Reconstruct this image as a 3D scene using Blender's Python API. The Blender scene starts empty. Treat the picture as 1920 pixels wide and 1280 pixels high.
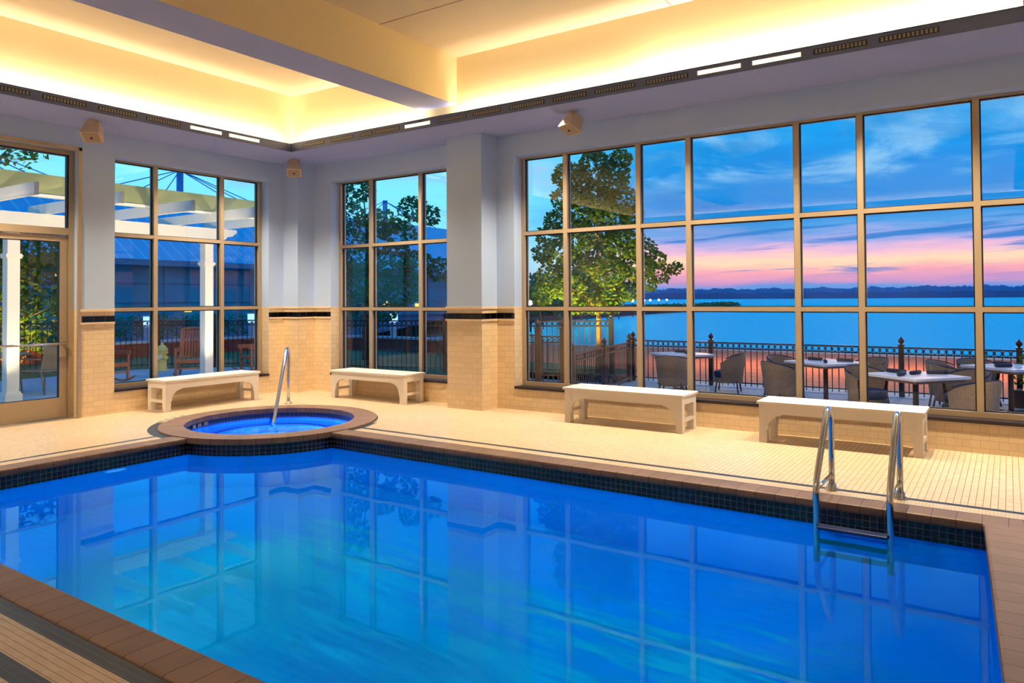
import bpy, bmesh, math, random
from mathutils import Vector, Matrix, geometry
R_ = math.radians
sc = bpy.context.scene
COL = sc.collection
random.seed(7)

# ---------------------------------------------------------------- camera
def make_camera():
    ya, pi_, ro = R_(34.059), R_(1.006), R_(-0.359)
    F = Vector((-math.sin(ya)*math.cos(pi_), math.cos(ya)*math.cos(pi_), math.sin(pi_)))
    Rr = Vector((math.cos(ya), math.sin(ya), 0)); U = Rr.cross(F)
    R2 = Rr*math.cos(ro)+U*math.sin(ro); U2 = -Rr*math.sin(ro)+U*math.cos(ro)
    cd = bpy.data.cameras.new('camera'); co = bpy.data.objects.new('camera', cd); COL.objects.link(co)
    m = Matrix((( R2.x, U2.x, -F.x, 10.535), (R2.y, U2.y, -F.y, -8.784), (R2.z, U2.z, -F.z, 1.58), (0,0,0,1)))
    co.matrix_world = m
    cd.sensor_width = 36; cd.lens = 36*1375.9/1920
    cd.shift_y = -(640-537.1)/1920
    cd.clip_end = 6000; cd.clip_start = .05
    sc.camera = co
make_camera()
sc.view_settings.view_transform = 'Standard'; sc.view_settings.look = 'None'
sc.view_settings.gamma = 1; sc.view_settings.use_curve_mapping = False
sc.view_settings.exposure = 0.4
sc.cycles.max_bounces = 10; sc.cycles.transparent_max_bounces = 24
sc.cycles.diffuse_bounces = 5; sc.cycles.glossy_bounces = 4
sc.cycles.sample_clamp_indirect = 6; sc.cycles.caustics_reflective = False; sc.cycles.caustics_refractive = False

def lin(c):
    return tuple(((x/255)/12.92 if x/255 <= .04045 else ((x/255+.055)/1.055)**2.4) for x in c)
def lin4(c): return lin(c)+(1,)

# ---------------------------------------------------------------- node helpers
class NT:
    def __init__(s, tree):
        s.t = tree; s.n = tree.nodes; s.l = tree.links
    def new(s, typ, **kw):
        n = s.n.new(typ)
        for k, v in kw.items(): setattr(n, k, v)
        return n
    def put(s, sock, v):
        if hasattr(v, 'is_output') or isinstance(v, bpy.types.NodeSocket): s.l.new(v, sock)
        else: sock.default_value = v
    def m(s, op, a, b=0.0, c=None, clamp=False):
        n = s.new('ShaderNodeMath', operation=op, use_clamp=clamp)
        s.put(n.inputs[0], a); s.put(n.inputs[1], b)
        if c is not None: s.put(n.inputs[2], c)
        return n.outputs[0]
    def mix(s, f, a, b, blend='MIX'):
        n = s.new('ShaderNodeMix', data_type='RGBA', blend_type=blend)
        s.put(n.inputs[0], f)
        for i, v in ((6, a), (7, b)):
            s.put(n.inputs[i], v if not isinstance(v, tuple) else (v if len(v) == 4 else v+(1,)))
        return n.outputs[2]
    def ramp(s, f, stops, interp='LINEAR'):
        n = s.new('ShaderNodeValToRGB'); s.put(n.inputs[0], f)
        cr = n.color_ramp; cr.interpolation = interp
        while len(cr.elements) < len(stops): cr.elements.new(.5)
        for e, (p, c) in zip(cr.elements, stops):
            e.position = p; e.color = c if len(c) == 4 else c+(1,)
        return n.outputs[0]
    def maprange(s, v, a, b, c=0., d=1., smooth=False):
        n = s.new('ShaderNodeMapRange', interpolation_type='SMOOTHSTEP' if smooth else 'LINEAR')
        s.put(n.inputs[0], v)
        for i, x in enumerate((a, b, c, d)): n.inputs[i+1].default_value = x
        return n.outputs[0]
    def noise(s, vec, scale, detail=4, rough=.5, dist=0.):
        n = s.new('ShaderNodeTexNoise'); s.put(n.inputs['Vector'], vec)
        n.inputs['Scale'].default_value = scale; n.inputs['Detail'].default_value = detail
        n.inputs['Roughness'].default_value = rough; n.inputs['Distortion'].default_value = dist
        return n.outputs['Fac']
    def comb(s, x, y, z):
        n = s.new('ShaderNodeCombineXYZ')
        for i, v in enumerate((x, y, z)): s.put(n.inputs[i], v)
        return n.outputs[0]
    def sep(s, v):
        n = s.new('ShaderNodeSeparateXYZ'); s.put(n.inputs[0], v); return n.outputs

# ---------------------------------------------------------------- world: dusk sky over the lake
SKY_STRENGTH = 0.98
def make_world():
    w = bpy.data.worlds.new('dusk_sky'); sc.world = w; w.use_nodes = True
    N = NT(w.node_tree); N.n.clear()
    tc = N.new('ShaderNodeTexCoord'); d = N.sep(tc.outputs['Generated'])
    z = d[2]; zc = N.m('MAXIMUM', z, 0.0)
    hl = N.m('SQRT', N.m('ADD', N.m('MULTIPLY', d[0], d[0]), N.m('MULTIPLY', d[1], d[1])))
    ax = N.m('DIVIDE', d[0], N.m('MAXIMUM', hl, .001))
    ay = N.m('DIVIDE', d[1], N.m('MAXIMUM', hl, .001))
    # warped elevation for ragged cloud bands
    v1 = N.comb(N.m('MULTIPLY', ax, 3.0), N.m('MULTIPLY', ay, 3.0), N.m('MULTIPLY', z, 26.0))
    n1 = N.noise(v1, 1.7, 6, .6)
    v2 = N.comb(N.m('MULTIPLY', ax, 5.0), N.m('MULTIPLY', ay, 5.0), N.m('MULTIPLY', z, 60.0))
    n2 = N.noise(v2, 2.3, 6, .62)
    warp = N.m('ADD', N.m('MULTIPLY', N.m('SUBTRACT', n1, .5), .045), N.m('MULTIPLY', N.m('SUBTRACT', n2, .5), .022))
    wf = N.maprange(z, .0, .12, .25, 1.6)
    e = N.m('ADD', zc, N.m('MULTIPLY', warp, wf))
    sunset = N.ramp(N.m('DIVIDE', e, .4), [(0.0, lin((80,140,200))), (.035, lin((96,140,205))), (.052, lin((196,140,186))),
        (.08, lin((244,160,168))), (.115, lin((252,206,170))), (.145, lin((232,176,200))), (.18, lin((160,160,214))), (.225, lin((80,150,212))),
        (.30, lin((10,130,205))), (.42, lin((4,134,212))), (.58, lin((6,160,230))), (.9, lin((4,140,225)))])
    cyan = N.ramp(N.m('DIVIDE', e, .4), [(0.0, lin((100,185,225))), (.15, lin((130,212,238))), (.4, lin((122,224,248))), (.7, lin((62,205,248))), (1., lin((16,165,236)))])
    fac = N.maprange(N.m('ADD', ax, N.m('MULTIPLY', N.m('SUBTRACT', n1, .5), .12)), -.62, -.36, 0, 1, True)
    base = N.mix(fac, cyan, sunset)
    vs = N.comb(N.m('MULTIPLY', ax, 2.2), N.m('MULTIPLY', ay, 2.2), N.m('MULTIPLY', N.m('SUBTRACT', z, N.m('MULTIPLY', ax, .05)), 55.0))
    ns = N.noise(vs, 1.3, 7, .62, .3)
    thr = N.m('SUBTRACT', ns, N.maprange(ax, -.35, .05, .10, .0))
    st = N.m('MULTIPLY', N.maprange(thr, .46, .56, 0, 1, True), N.m('MULTIPLY', N.maprange(z, .022, .035, 0, 1), N.maprange(z, .13, .10, 0, 1)))
    base = N.mix(N.m('MULTIPLY', st, .95), base, lin4((44,120,194)))
    # puffy lavender clouds higher up
    pz = N.m('ADD', zc, .16)
    v3 = N.comb(N.m('DIVIDE', d[0], pz), N.m('DIVIDE', d[1], pz), N.m('MULTIPLY', z, 5.0))
    n3 = N.noise(v3, 1.7, 9, .64, .5)
    c3 = N.maprange(n3, .42, .62, 0, 1, True)
    hi = N.maprange(N.m('ADD', z, N.m('MULTIPLY', N.m('SUBTRACT', n1, .5), .06)), .135, .160, 0, 1, True)
    base = N.mix(N.m('MULTIPLY', N.m('MULTIPLY', c3, hi), .85), base, lin4((136,188,226)))
    n4 = N.noise(v3, .7, 6, .6, .2)
    base = N.mix(N.m('MULTIPLY', N.maprange(n4, .52, .7, 0, 1, True), N.m('MULTIPLY', .55, N.maprange(z,.07,.12,0,1))), base, lin4((4,110,180)))
    up = N.maprange(z, .35, .8, 0, 1, True)
    base = N.mix(up, base, lin4((40,130,215)))
    bg = N.new('ShaderNodeBackground'); N.put(bg.inputs[0], base); bg.inputs[1].default_value = SKY_STRENGTH
    out = N.new('ShaderNodeOutputWorld'); N.l.new(bg.outputs[0], out.inputs[0])
make_world()

# ---------------------------------------------------------------- lights of the room
def area(name, loc, size, rot, col, power, spread=180):
    l = bpy.data.lights.new(name, 'AREA'); l.shape = 'RECTANGLE'; l.size, l.size_y = size
    l.color = col; l.energy = power; l.spread = R_(spread)
    o = bpy.data.objects.new(name, l); COL.objects.link(o); o.location = loc; o.rotation_euler = rot
    return o
def point(name, loc, r, col, power):
    l = bpy.data.lights.new(name, 'POINT'); l.shadow_soft_size = r; l.color = col; l.energy = power
    o = bpy.data.objects.new(name, l); COL.objects.link(o); o.location = loc; return o
def spot(name, loc, target, ang, r, col, power, blend=.6):
    l = bpy.data.lights.new(name, 'SPOT'); l.shadow_soft_size = r; l.color = col; l.energy = power
    l.spot_size = R_(ang); l.spot_blend = blend
    o = bpy.data.objects.new(name, l); COL.objects.link(o); o.location = loc
    o.rotation_euler = (Vector(target)-Vector(loc)).to_track_quat('-Z', 'Y').to_euler(); return o
WARM = (1.0, .82, .53)
UPR = (math.pi, 0, 0)
# linear lamps lying in the cove trough behind the fascia
TL = R_(62)
def cove(x, y, sx, sy, ry, rx, p):
    area('cove_lamp', (x, y, 4.06), (sx, sy), (math.pi+rx, ry, 0), WARM, p)
cove(.965, -6.4, .10, 10.6, -TL, 0, 120)
cove(2.35, -.95, 2.6, .10, 0, -TL, 34)
cove(5.6, -.95, 2.6, .10, 0, -TL, 30)
cove(8.8, -.95, 3.7, .10, 0, -TL, 92)
cove(12.2, -.95, 1.4, .10, 0, -TL, 30)
cove(13.03, -6.4, .10, 10.6, TL, 0, 60)
cove(7, -12.05, 11.5, .10, 0, TL, 150)
# unseen spots added under the soffit to brighten floor and benches
DOWN = [(.55, -1.9), (.55, -5.2), (2.4, -.62), (5.7, -.62), (7.6, -.62), (9.5, -.62), (11.4, -.62), (7.5, -12.5), (.55, -8.5), (.55,-11)]
for i, (x, y) in enumerate(DOWN):
    spot('soffit_fill', (x, y, 3.93), (x, y, 0), 120, .05, (1.0, .80, .52), 430, 1.0)
# unseen points added through the pool water for an even glow, then the spa lamp
BLUE = (.0, .46, 1.0)
for x in (3.7, 5.4, 7.1, 8.8):
    for y in (-3.7, -4.9, -6.1): point('pool_fill', (x, y, -.40), 0, BLUE, 13)
point('spa_lamp', (2.48, -2.53, -.30), 0, (.16, .54, 1.0), 1500)

# ---------------------------------------------------------------- materials
MATS = {}
def pbr(name, col, rough=.5, metal=0., bump=0., bscale=40., var=0., spec=None, trans=0., emis=None, es=0.):
    if name in MATS: return MATS[name]
    m = bpy.data.materials.new(name); m.use_nodes = True; N = NT(m.node_tree)
    b = N.n['Principled BSDF']; c = lin4(col)
    b.inputs['Roughness'].default_value = rough; b.inputs['Metallic'].default_value = metal
    if spec is not None: b.inputs['Specular IOR Level'].default_value = spec
    tc = N.new('ShaderNodeTexCoord')
    if var > 0:
        n = N.noise(tc.outputs['Object'], bscale*.2, 5, .6)
        dk = tuple(x*(1-var) for x in c[:3]); lt = tuple(min(1, x*(1+var)) for x in c[:3])
        N.put(b.inputs['Base Color'], N.mix(N.maprange(n, .3, .7), dk, lt))
    else: b.inputs['Base Color'].default_value = c
    if bump > 0:
        bn = N.new('ShaderNodeBump'); bn.inputs['Strength'].default_value = bump; bn.inputs['Distance'].default_value = .004
        N.put(bn.inputs['Height'], N.noise(tc.outputs['Object'], bscale, 4)); N.l.new(bn.outputs[0], b.inputs['Normal'])
    if emis:
        b.inputs['Emission Color'].default_value = lin4(emis); b.inputs['Emission Strength'].default_value = es
    MATS[name] = m; return m

def grid_mask(N, u, v, pu, pv, g, half=False):
    """returns 1 on grout lines of a pu x pv tile grid; optional half-bond"""
    row = N.m('FLOOR', N.m('DIVIDE', v, pv))
    if half: u = N.m('ADD', u, N.m('MULTIPLY', N.m('MODULO', row, 2.0), pu/2))
    fu = N.m('ABSOLUTE', N.m('SUBTRACT', N.m('FRACT', N.m('DIVIDE', u, pu)), .5))
    fv = N.m('ABSOLUTE', N.m('SUBTRACT', N.m('FRACT', N.m('DIVIDE', v, pv)), .5))
    gu = N.m('GREATER_THAN', fu, .5-g/pu/2); gv = N.m('GREATER_THAN', fv, .5-g/pv/2)
    return gu, gv

def tile_mat(name, tile, grout, pu, pv, g, rough=.3, half=False, var=.08, wall=True, gu_w=1., gv_w=1.):
    """glazed tiles laid on any axis-aligned face: u runs along the face, v up it"""
    m = bpy.data.materials.new(name); m.use_nodes = True; N = NT(m.node_tree)
    b = N.n['Principled BSDF']
    ge = N.new('ShaderNodeNewGeometry'); p = N.sep(ge.outputs['Position']); nn = N.sep(ge.outputs['True Normal'])
    if wall:
        isx = N.m('GREATER_THAN', N.m('ABSOLUTE', nn[0]), .7)
        ang = N.m('ADD', N.m('MULTIPLY', p[1], isx), N.m('MULTIPLY', p[0], N.m('SUBTRACT', 1.0, isx)))
        u, v = ang, p[2]
    else: u, v = p[0], p[1]
    u = N.m('ADD', u, 100.0); v = N.m('ADD', v, 100.0)
    gu, gv = grid_mask(N, u, v, pu, pv, g, half)
    mask = N.m('MAXIMUM', N.m('MULTIPLY', gu, gu_w), N.m('MULTIPLY', gv, gv_w))
    cell = N.comb(N.m('FLOOR', N.m('DIVIDE', u, pu)), N.m('FLOOR', N.m('DIVIDE', v, pv)), 0.0)
    wn = N.new('ShaderNodeTexWhiteNoise', noise_dimensions='2D'); N.put(wn.inputs['Vector'], cell)
    t = lin(tile)
    tc = N.mix(wn.outputs[0], tuple(x*(1-var) for x in t), tuple(min(1, x*(1+var)) for x in t))
    N.put(b.inputs['Base Color'], N.mix(mask, tc, lin4(grout)))
    N.put(b.inputs['Roughness'], N.m('ADD', rough, N.m('MULTIPLY', mask, .3)))
    bn = N.new('ShaderNodeBump'); bn.inputs['Strength'].default_value = .35; bn.inputs['Distance'].default_value = .003; bn.invert = True
    N.put(bn.inputs['Height'], mask); N.l.new(bn.outputs[0], b.inputs['Normal'])
    MATS[name] = m; return m

# pool geometry numbers shared by the floor pattern and the pool itself
SX, SY, SRI, SRO = 2.48, -2.53, 1.06, 1.36
PX0, PY0, PY1 = 2.70, -6.82, -2.73
PXF, PXN = 10.37, 10.58        # right edge: far and near corner

def floor_mat():
    m = bpy.data.materials.new('mosaic_floor'); m.use_nodes = True; N = NT(m.node_tree); b = N.n['Principled BSDF']
    ge = N.new('ShaderNodeNewGeometry'); p = N.sep(ge.outputs['Position'])
    x, y = p[0], p[1]
    # distance outside the coping's outer edge, per side
    xr = N.m('ADD', PXF+.24, N.m('MULTIPLY', N.m('SUBTRACT', PY1, y), (PXN-PXF)/(PY1-PY0)))
    dx = N.m('MAXIMUM', N.m('SUBTRACT', PX0-.25, x), N.m('SUBTRACT', x, xr))
    dy = N.m('MAXIMUM', N.m('SUBTRACT', PY0-.22, y), N.m('SUBTRACT', y, PY1+.25))
    d = N.m('MAXIMUM', dx, dy)
    near = N.m('LESS_THAN', y, PY0-.2)
    b1 = N.m('LESS_THAN', d, N.m('ADD', .042, N.m('MULTIPLY', near, .048)))
    lo = N.m('ADD', .185, N.m('MULTIPLY', near, .085)); hi = N.m('ADD', .25, N.m('MULTIPLY', near, .12))
    b2 = N.m('MULTIPLY', N.m('GREATER_THAN', d, lo), N.m('LESS_THAN', d, hi))
    band = N.m('MAXIMUM', b1, b2)
    # the hot tub ring: no straight bands inside it, one curved band on the outside
    sx = N.m('SUBTRACT', x, SX); sy = N.m('SUBTRACT', y, SY)
    r = N.m('SQRT', N.m('ADD', N.m('MULTIPLY', sx, sx), N.m('MULTIPLY', sy, sy)))
    inner = N.m('LESS_THAN', r, SRO+.012)
    band = N.m('MULTIPLY', band, N.m('GREATER_THAN', r, SRO+.05))
    ringw = N.m('ADD', SRO+.014, N.m('MULTIPLY', N.m('GREATER_THAN', N.m('MULTIPLY', sy, -1.0), .75), .10))
    ringw = N.m('ADD', ringw, N.m('MULTIPLY', N.m('GREATER_THAN', sx, 1.25), .05))
    ring = N.m('LESS_THAN', r, ringw)
    band = N.m('MAXIMUM', band, ring)
    border = N.m('LESS_THAN', d, hi)
    far = N.m('SUBTRACT', 1.0, near)
    u = N.m('ADD', x, 100.0); v = N.m('ADD', y, 100.0)
    gu, gv = grid_mask(N, u, v, .048, .024, .0046)
    gu2, gv2 = grid_mask(N, u, v, .024, .036, .0034)
    field = N.m('MAXIMUM', gu, N.m('MULTIPLY', gv, .32))
    bord = N.m('MAXIMUM', N.m('MULTIPLY', gu2, .45), gv2)
    g = N.m('ADD', N.m('MULTIPLY', border, bord), N.m('MULTIPLY', N.m('SUBTRACT', 1.0, border), field))
    wn = N.new('ShaderNodeTexWhiteNoise', noise_dimensions='2D')
    N.put(wn.inputs['Vector'], N.comb(N.m('FLOOR', N.m('DIVIDE', u, .048)), N.m('FLOOR', N.m('DIVIDE', v, .024)), 0.0))
    cream = N.mix(wn.outputs[0], lin((214,194,166)), lin((230,212,186)))
    blot = N.noise(N.comb(x, y, 0.0), .9, 3)
    cream = N.mix(N.maprange(blot, .35, .7, 0, .25), cream, lin4((205,172,128)))
    cream = N.mix(N.m('MULTIPLY', g, .88), cream, lin4((120,88,55)))
    dark = N.mix(g, N.mix(wn.outputs[0], lin((14,26,44)), lin((26,44,66))), lin4((74,78,86)))
    N.put(b.inputs['Base Color'], N.mix(band, cream, dark))
    b.inputs['Roughness'].default_value = .38
    bn = N.new('ShaderNodeBump'); bn.inputs['Strength'].default_value = .25; bn.inputs['Distance'].default_value = .002; bn.invert = True
    N.put(bn.inputs['Height'], g); N.l.new(bn.outputs[0], b.inputs['Normal'])
    return m

def coping_mat():
    m = bpy.data.materials.new('coping_stone'); m.use_nodes = True; N = NT(m.node_tree); b = N.n['Principled BSDF']
    ge = N.new('ShaderNodeNewGeometry'); p = N.sep(ge.outputs['Position'])
    x, y = p[0], p[1]
    sx = N.m('SUBTRACT', x, SX); sy = N.m('SUBTRACT', y, SY)
    r = N.m('SQRT', N.m('ADD', N.m('MULTIPLY', sx, sx), N.m('MULTIPLY', sy, sy)))
    isr = N.m('LESS_THAN', r, SRO+.008)
    th = N.m('MULTIPLY', N.m('ARCTAN2', sy, sx), 1.21)
    alongx = N.m('MAXIMUM', N.m('LESS_THAN', y, PY0+.02), N.m('GREATER_THAN', y, PY1-.02))
    s = N.m('ADD', N.m('MULTIPLY', alongx, x), N.m('MULTIPLY', N.m('SUBTRACT', 1.0, alongx), y))
    s = N.m('ADD', N.m('MULTIPLY', isr, th), N.m('MULTIPLY', N.m('SUBTRACT', 1.0, isr), s))
    s = N.m('DIVIDE', N.m('ADD', s, 100.0), .155)
    f = N.m('ABSOLUTE', N.m('SUBTRACT', N.m('FRACT', s), .5))
    g = N.m('GREATER_THAN', f, .483)
    wn = N.new('ShaderNodeTexWhiteNoise', noise_dimensions='1D'); N.put(wn.inputs['W'], N.m('FLOOR', s))
    c = N.mix(wn.outputs[0], lin((124,98,86)), lin((140,112,100)))
    nz = N.noise(ge.outputs['Position'], 3.0, 5)
    c = N.mix(N.maprange(nz, .35, .7, 0, .4), c, lin4((104,78,60)))
    N.put(b.inputs['Base Color'], N.mix(g, c, lin4((60,42,28))))
    b.inputs['Roughness'].default_value = .5
    bn = N.new('ShaderNodeBump'); bn.inputs['Strength'].default_value = .4; bn.inputs['Distance'].default_value = .004; bn.invert = True
    N.put(bn.inputs['Height'], g); N.l.new(bn.outputs[0], b.inputs['Normal'])
    return m

def sym_ior(N, ior):
    ge = N.new('ShaderNodeNewGeometry'); bf = ge.outputs['Backfacing']
    return N.m('ADD', ior, N.m('MULTIPLY', bf, 1/ior-ior))
def glass_mat(name, tint, f0=1.0, ior=1.5):
    m = bpy.data.materials.new(name); m.use_nodes = True; N = NT(m.node_tree); N.n.clear()
    tr = N.new('ShaderNodeBsdfTransparent'); tr.inputs[0].default_value = tint+(1,)
    gl = N.new('ShaderNodeBsdfGlossy'); gl.inputs['Roughness'].default_value = .0; gl.inputs[0].default_value = (1,1,1,1)
    fr = N.new('ShaderNodeFresnel'); N.put(fr.inputs[0], sym_ior(N, ior))
    mx = N.new('ShaderNodeMixShader'); N.l.new(N.m('MULTIPLY', fr.outputs[0], f0, clamp=True), mx.inputs[0])
    N.l.new(tr.outputs[0], mx.inputs[1]); N.l.new(gl.outputs[0], mx.inputs[2])
    o = N.new('ShaderNodeOutputMaterial'); N.l.new(mx.outputs[0], o.inputs[0]); return m

def water_mat(name, tint, body, bf, amp):
    m = bpy.data.materials.new(name); m.use_nodes = True; N = NT(m.node_tree); N.n.clear()
    ge = N.new('ShaderNodeNewGeometry')
    bn = N.new('ShaderNodeBump'); bn.inputs['Strength'].default_value = amp; bn.inputs['Distance'].default_value = .02
    N.put(bn.inputs['Height'], N.noise(ge.outputs['Position'], 2.2, 3))
    tr = N.new('ShaderNodeBsdfRefraction'); tr.inputs[0].default_value = tint+(1,); tr.inputs['Roughness'].default_value = 0.; N.put(tr.inputs['IOR'], sym_ior(N, 1.33)); N.l.new(bn.outputs[0], tr.inputs['Normal'])
    df = N.new('ShaderNodeBsdfDiffuse'); df.inputs[0].default_value = body+(1,)
    m0 = N.new('ShaderNodeMixShader'); m0.inputs[0].default_value = bf
    N.l.new(tr.outputs[0], m0.inputs[1]); N.l.new(df.outputs[0], m0.inputs[2])
    gl = N.new('ShaderNodeBsdfGlossy'); gl.inputs['Roughness'].default_value = .015; gl.inputs[0].default_value = (.22,.75,1,1); N.l.new(bn.outputs[0], gl.inputs['Normal'])
    fr = N.new('ShaderNodeFresnel'); N.put(fr.inputs[0], sym_ior(N, 1.33)); N.l.new(bn.outputs[0], fr.inputs['Normal'])
    mx = N.new('ShaderNodeMixShader'); N.l.new(fr.outputs[0], mx.inputs[0])
    N.l.new(m0.outputs[0], mx.inputs[1]); N.l.new(gl.outputs[0], mx.inputs[2])
    o = N.new('ShaderNodeOutputMaterial'); N.l.new(mx.outputs[0], o.inputs[0]); return m

M_paint = pbr('wall_paint_spill', (182,204,242), .7, bump=.05, bscale=120)  # blue spill from pool and sky is mixed into the wall colour
M_soffit = pbr('soffit_paint_spill', (166,178,232), .75)  # cool pool and sky light put into the soffit and beam underside colour
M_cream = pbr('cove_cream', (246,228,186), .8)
M_ceil = pbr('ceiling_paint', (226,212,190), .8, var=.05, bscale=3)
M_fascia = pbr('fascia_metal', (66,80,128), .55)
M_walltile = tile_mat('wall_tile', (232,208,172), (200,172,130), .155, .0775, .004, .28, half=True, var=.05)
M_black = tile_mat('black_tile', (8,8,14), (70,62,60), .155, .2, .004, .18)
M_cap = pbr('cap_tile', (236,212,180), .3)
M_mosaic = tile_mat('navy_mosaic', (7,9,26), (104,104,104), .05, .05, .005, .25, var=.4)
M_floor = floor_mat(); M_coping = coping_mat()
M_plaster = pbr('pool_plaster', (40,160,240), .6, var=.04, bscale=6)
M_spa = pbr('spa_plaster', (90,190,250), .6)
M_nosing = pbr('step_nosing', (12,20,70), .4)
M_pool = water_mat('pool_water', (.22,.82,1.0), (0.0,.18,.52), .25, .03)
M_spaw = water_mat('spa_water', (.75,.88,1.0), (.0,.12,.7), .04, .06)
M_glass = glass_mat('window_glass', (.91,.98,1.0), 1.1, 1.5)
M_frame = pbr('champagne_frame', (176,158,134), .38, .35)
M_gasket = pbr('gasket', (14,18,34), .5)
M_sill = pbr('dark_sill', (34,20,24), .35)
M_steel = pbr('stainless', (205,208,212), .14, 1.0)
M_white = pbr('white_bench_paint', (244,236,226), .38)
M_spk = pbr('speaker_shell', (214,190,160), .5)
M_grille = pbr('speaker_grille', (170,148,124), .7)
M_slotglow = pbr('slot_glow', (255,240,200), .5, emis=(255,240,200), es=1.3)  # vents only catch light; their glow is put in as emission
M_slot = pbr('slot_metal', (128,126,136), .5, .2)
M_dark = pbr('dark_gap', (20,20,24), .7)

# ---------------------------------------------------------------- mesh helpers
class MB:
    def __init__(s): s.bm = bmesh.new()
    def box(s, x0, x1, y0, y1, z0, z1, mi=0, M=None):
        P = [(x, y, z) for z in (z0, z1) for y in (y0, y1) for x in (x0, x1)]
        v = [s.bm.verts.new(M @ Vector(p) if M else p) for p in P]
        for f in ((0,2,3,1),(4,5,7,6),(0,1,5,4),(2,6,7,3),(0,4,6,2),(1,3,7,5)):
            fc = s.bm.faces.new([v[i] for i in f]); fc.material_index = mi
        return s
    def bar(s, a, b, w, h=None, mi=0):
        a, b = Vector(a), Vector(b); h = h or w; d = b-a; L = d.length
        q = d.to_track_quat('Y', 'Z').to_matrix().to_4x4(); q.translation = a
        return s.box(-w/2, w/2, 0, L, -h/2, h/2, mi, q)
    def tube(s, pts, r, seg=10, mi=0, cap=True):
        pts = [Vector(p) for p in pts]; n = len(pts); rs = r if isinstance(r, (list, tuple)) else [r]*n
        rings = []; up = None
        for i, p in enumerate(pts):
            t = (pts[min(i+1, n-1)]-pts[max(i-1, 0)]).normalized()
            if up is None: up = Vector((0,0,1)) if abs(t.z) < .9 else Vector((1,0,0))
            a = t.cross(up).normalized(); up = a.cross(t).normalized()
            rings.append([s.bm.verts.new(p+(a*math.cos(k*2*math.pi/seg)+up*math.sin(k*2*math.pi/seg))*rs[i]) for k in range(seg)])
        for i in range(n-1):
            for k in range(seg):
                f = s.bm.faces.new((rings[i][k], rings[i][(k+1)%seg], rings[i+1][(k+1)%seg], rings[i+1][k])); f.smooth = True; f.material_index = mi
        if cap:
            for rg in (rings[0][::-1], rings[-1]):
                f = s.bm.faces.new(rg); f.material_index = mi
        return s
    def lathe(s, prof, c=(0,0,0), seg=20, mi=0):
        c = Vector(c); rings = []
        for r, z in prof:
            rings.append([s.bm.verts.new(c+Vector((r*math.cos(k*2*math.pi/seg), r*math.sin(k*2*math.pi/seg), z))) for k in range(seg)])
        for i in range(len(prof)-1):
            for k in range(seg):
                f = s.bm.faces.new((rings[i][k], rings[i][(k+1)%seg], rings[i+1][(k+1)%seg], rings[i+1][k])); f.smooth = True; f.material_index = mi
        s.bm.faces.new(rings[0][::-1]).material_index = mi; s.bm.faces.new(rings[-1]).material_index = mi
        return s
    def prism(s, poly, z0, z1, mi=0, M=None, holes=()):
        """poly in local XY, extruded z0..z1, optional matrix"""
        loops = [list(poly)]+[list(h) for h in holes]
        tris = geometry.tessellate_polygon([[Vector((a, b, 0)) for a, b in lp] for lp in loops])
        flat = [p for lp in loops for p in lp]
        T = lambda p: (M @ Vector(p)) if M else Vector(p)
        lo = [s.bm.verts.new(T((a, b, z0))) for a, b in flat]; hi = [s.bm.verts.new(T((a, b, z1))) for a, b in flat]
        for t in tris:
            for vs in (lo, hi):
                try: s.bm.faces.new([vs[i] for i in t]).material_index = mi
                except ValueError: pass
        k = 0
        for lp in loops:
            n = len(lp)
            for i in range(n):
                j = (i+1) % n
                s.bm.faces.new((lo[k+i], lo[k+j], hi[k+j], hi[k+i])).material_index = mi
            k += n
        return s
    def strip(s, loop, z0, z1, mi=0, closed=True):
        lo = [s.bm.verts.new((a, b, z0)) for a, b in loop]; hi = [s.bm.verts.new((a, b, z1)) for a, b in loop]
        n = len(loop)
        for i in range(n if closed else n-1):
            j = (i+1) % n
            s.bm.faces.new((lo[i], lo[j], hi[j], hi[i])).material_index = mi
        return s
    def flat(s, poly, z, mi=0, holes=()):
        loops = [list(poly)]+[list(h) for h in holes]
        tris = geometry.tessellate_polygon([[Vector((a, b, 0)) for a, b in lp] for lp in loops])
        vs = [s.bm.verts.new((a, b, z)) for lp in loops for a, b in lp]
        for t in tris:
            try: f = s.bm.faces.new([vs[i] for i in t]); f.material_index = mi
            except ValueError: continue
            f.normal_update()
            if f.normal.z < 0: f.normal_flip()
        return s
    def torus(s, c, ax, R, r, seg=14, sec=5, mi=0):
        c = Vector(c); ax = Vector(ax).normalized(); a = ax.orthogonal().normalized(); b = ax.cross(a)
        rings = []
        for i in range(seg):
            t = i*2*math.pi/seg; rd = a*math.cos(t)+b*math.sin(t)
            rings.append([s.bm.verts.new(c+rd*(R+r*math.cos(k*2*math.pi/sec))+ax*r*math.sin(k*2*math.pi/sec)) for k in range(sec)])
        for i in range(seg):
            for k in range(sec):
                s.bm.faces.new((rings[i][k], rings[(i+1)%seg][k], rings[(i+1)%seg][(k+1)%sec], rings[i][(k+1)%sec])).material_index = mi
        return s
    def build(s, name, mats, parent=None, bevel=0., recalc=True):
        if recalc: bmesh.ops.recalc_face_normals(s.bm, faces=s.bm.faces)
        me = bpy.data.meshes.new(name); s.bm.to_mesh(me); s.bm.free()
        for m in (mats if isinstance(mats, (list, tuple)) else [mats]): me.materials.append(m)
        o = bpy.data.objects.new(name, me); COL.objects.link(o)
        if parent: o.parent = parent
        if bevel > 0:
            b = o.modifiers.new('bevel', 'BEVEL'); b.width = bevel; b.segments = 2; b.limit_method = 'ANGLE'; b.angle_limit = R_(50)
        return o
def tag(o, label=None, cat=None, group=None, kind=None):
    if label: o['label'] = label
    if cat: o['category'] = cat
    if group: o['group'] = group
    if kind: o['kind'] = kind
    return o
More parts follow.
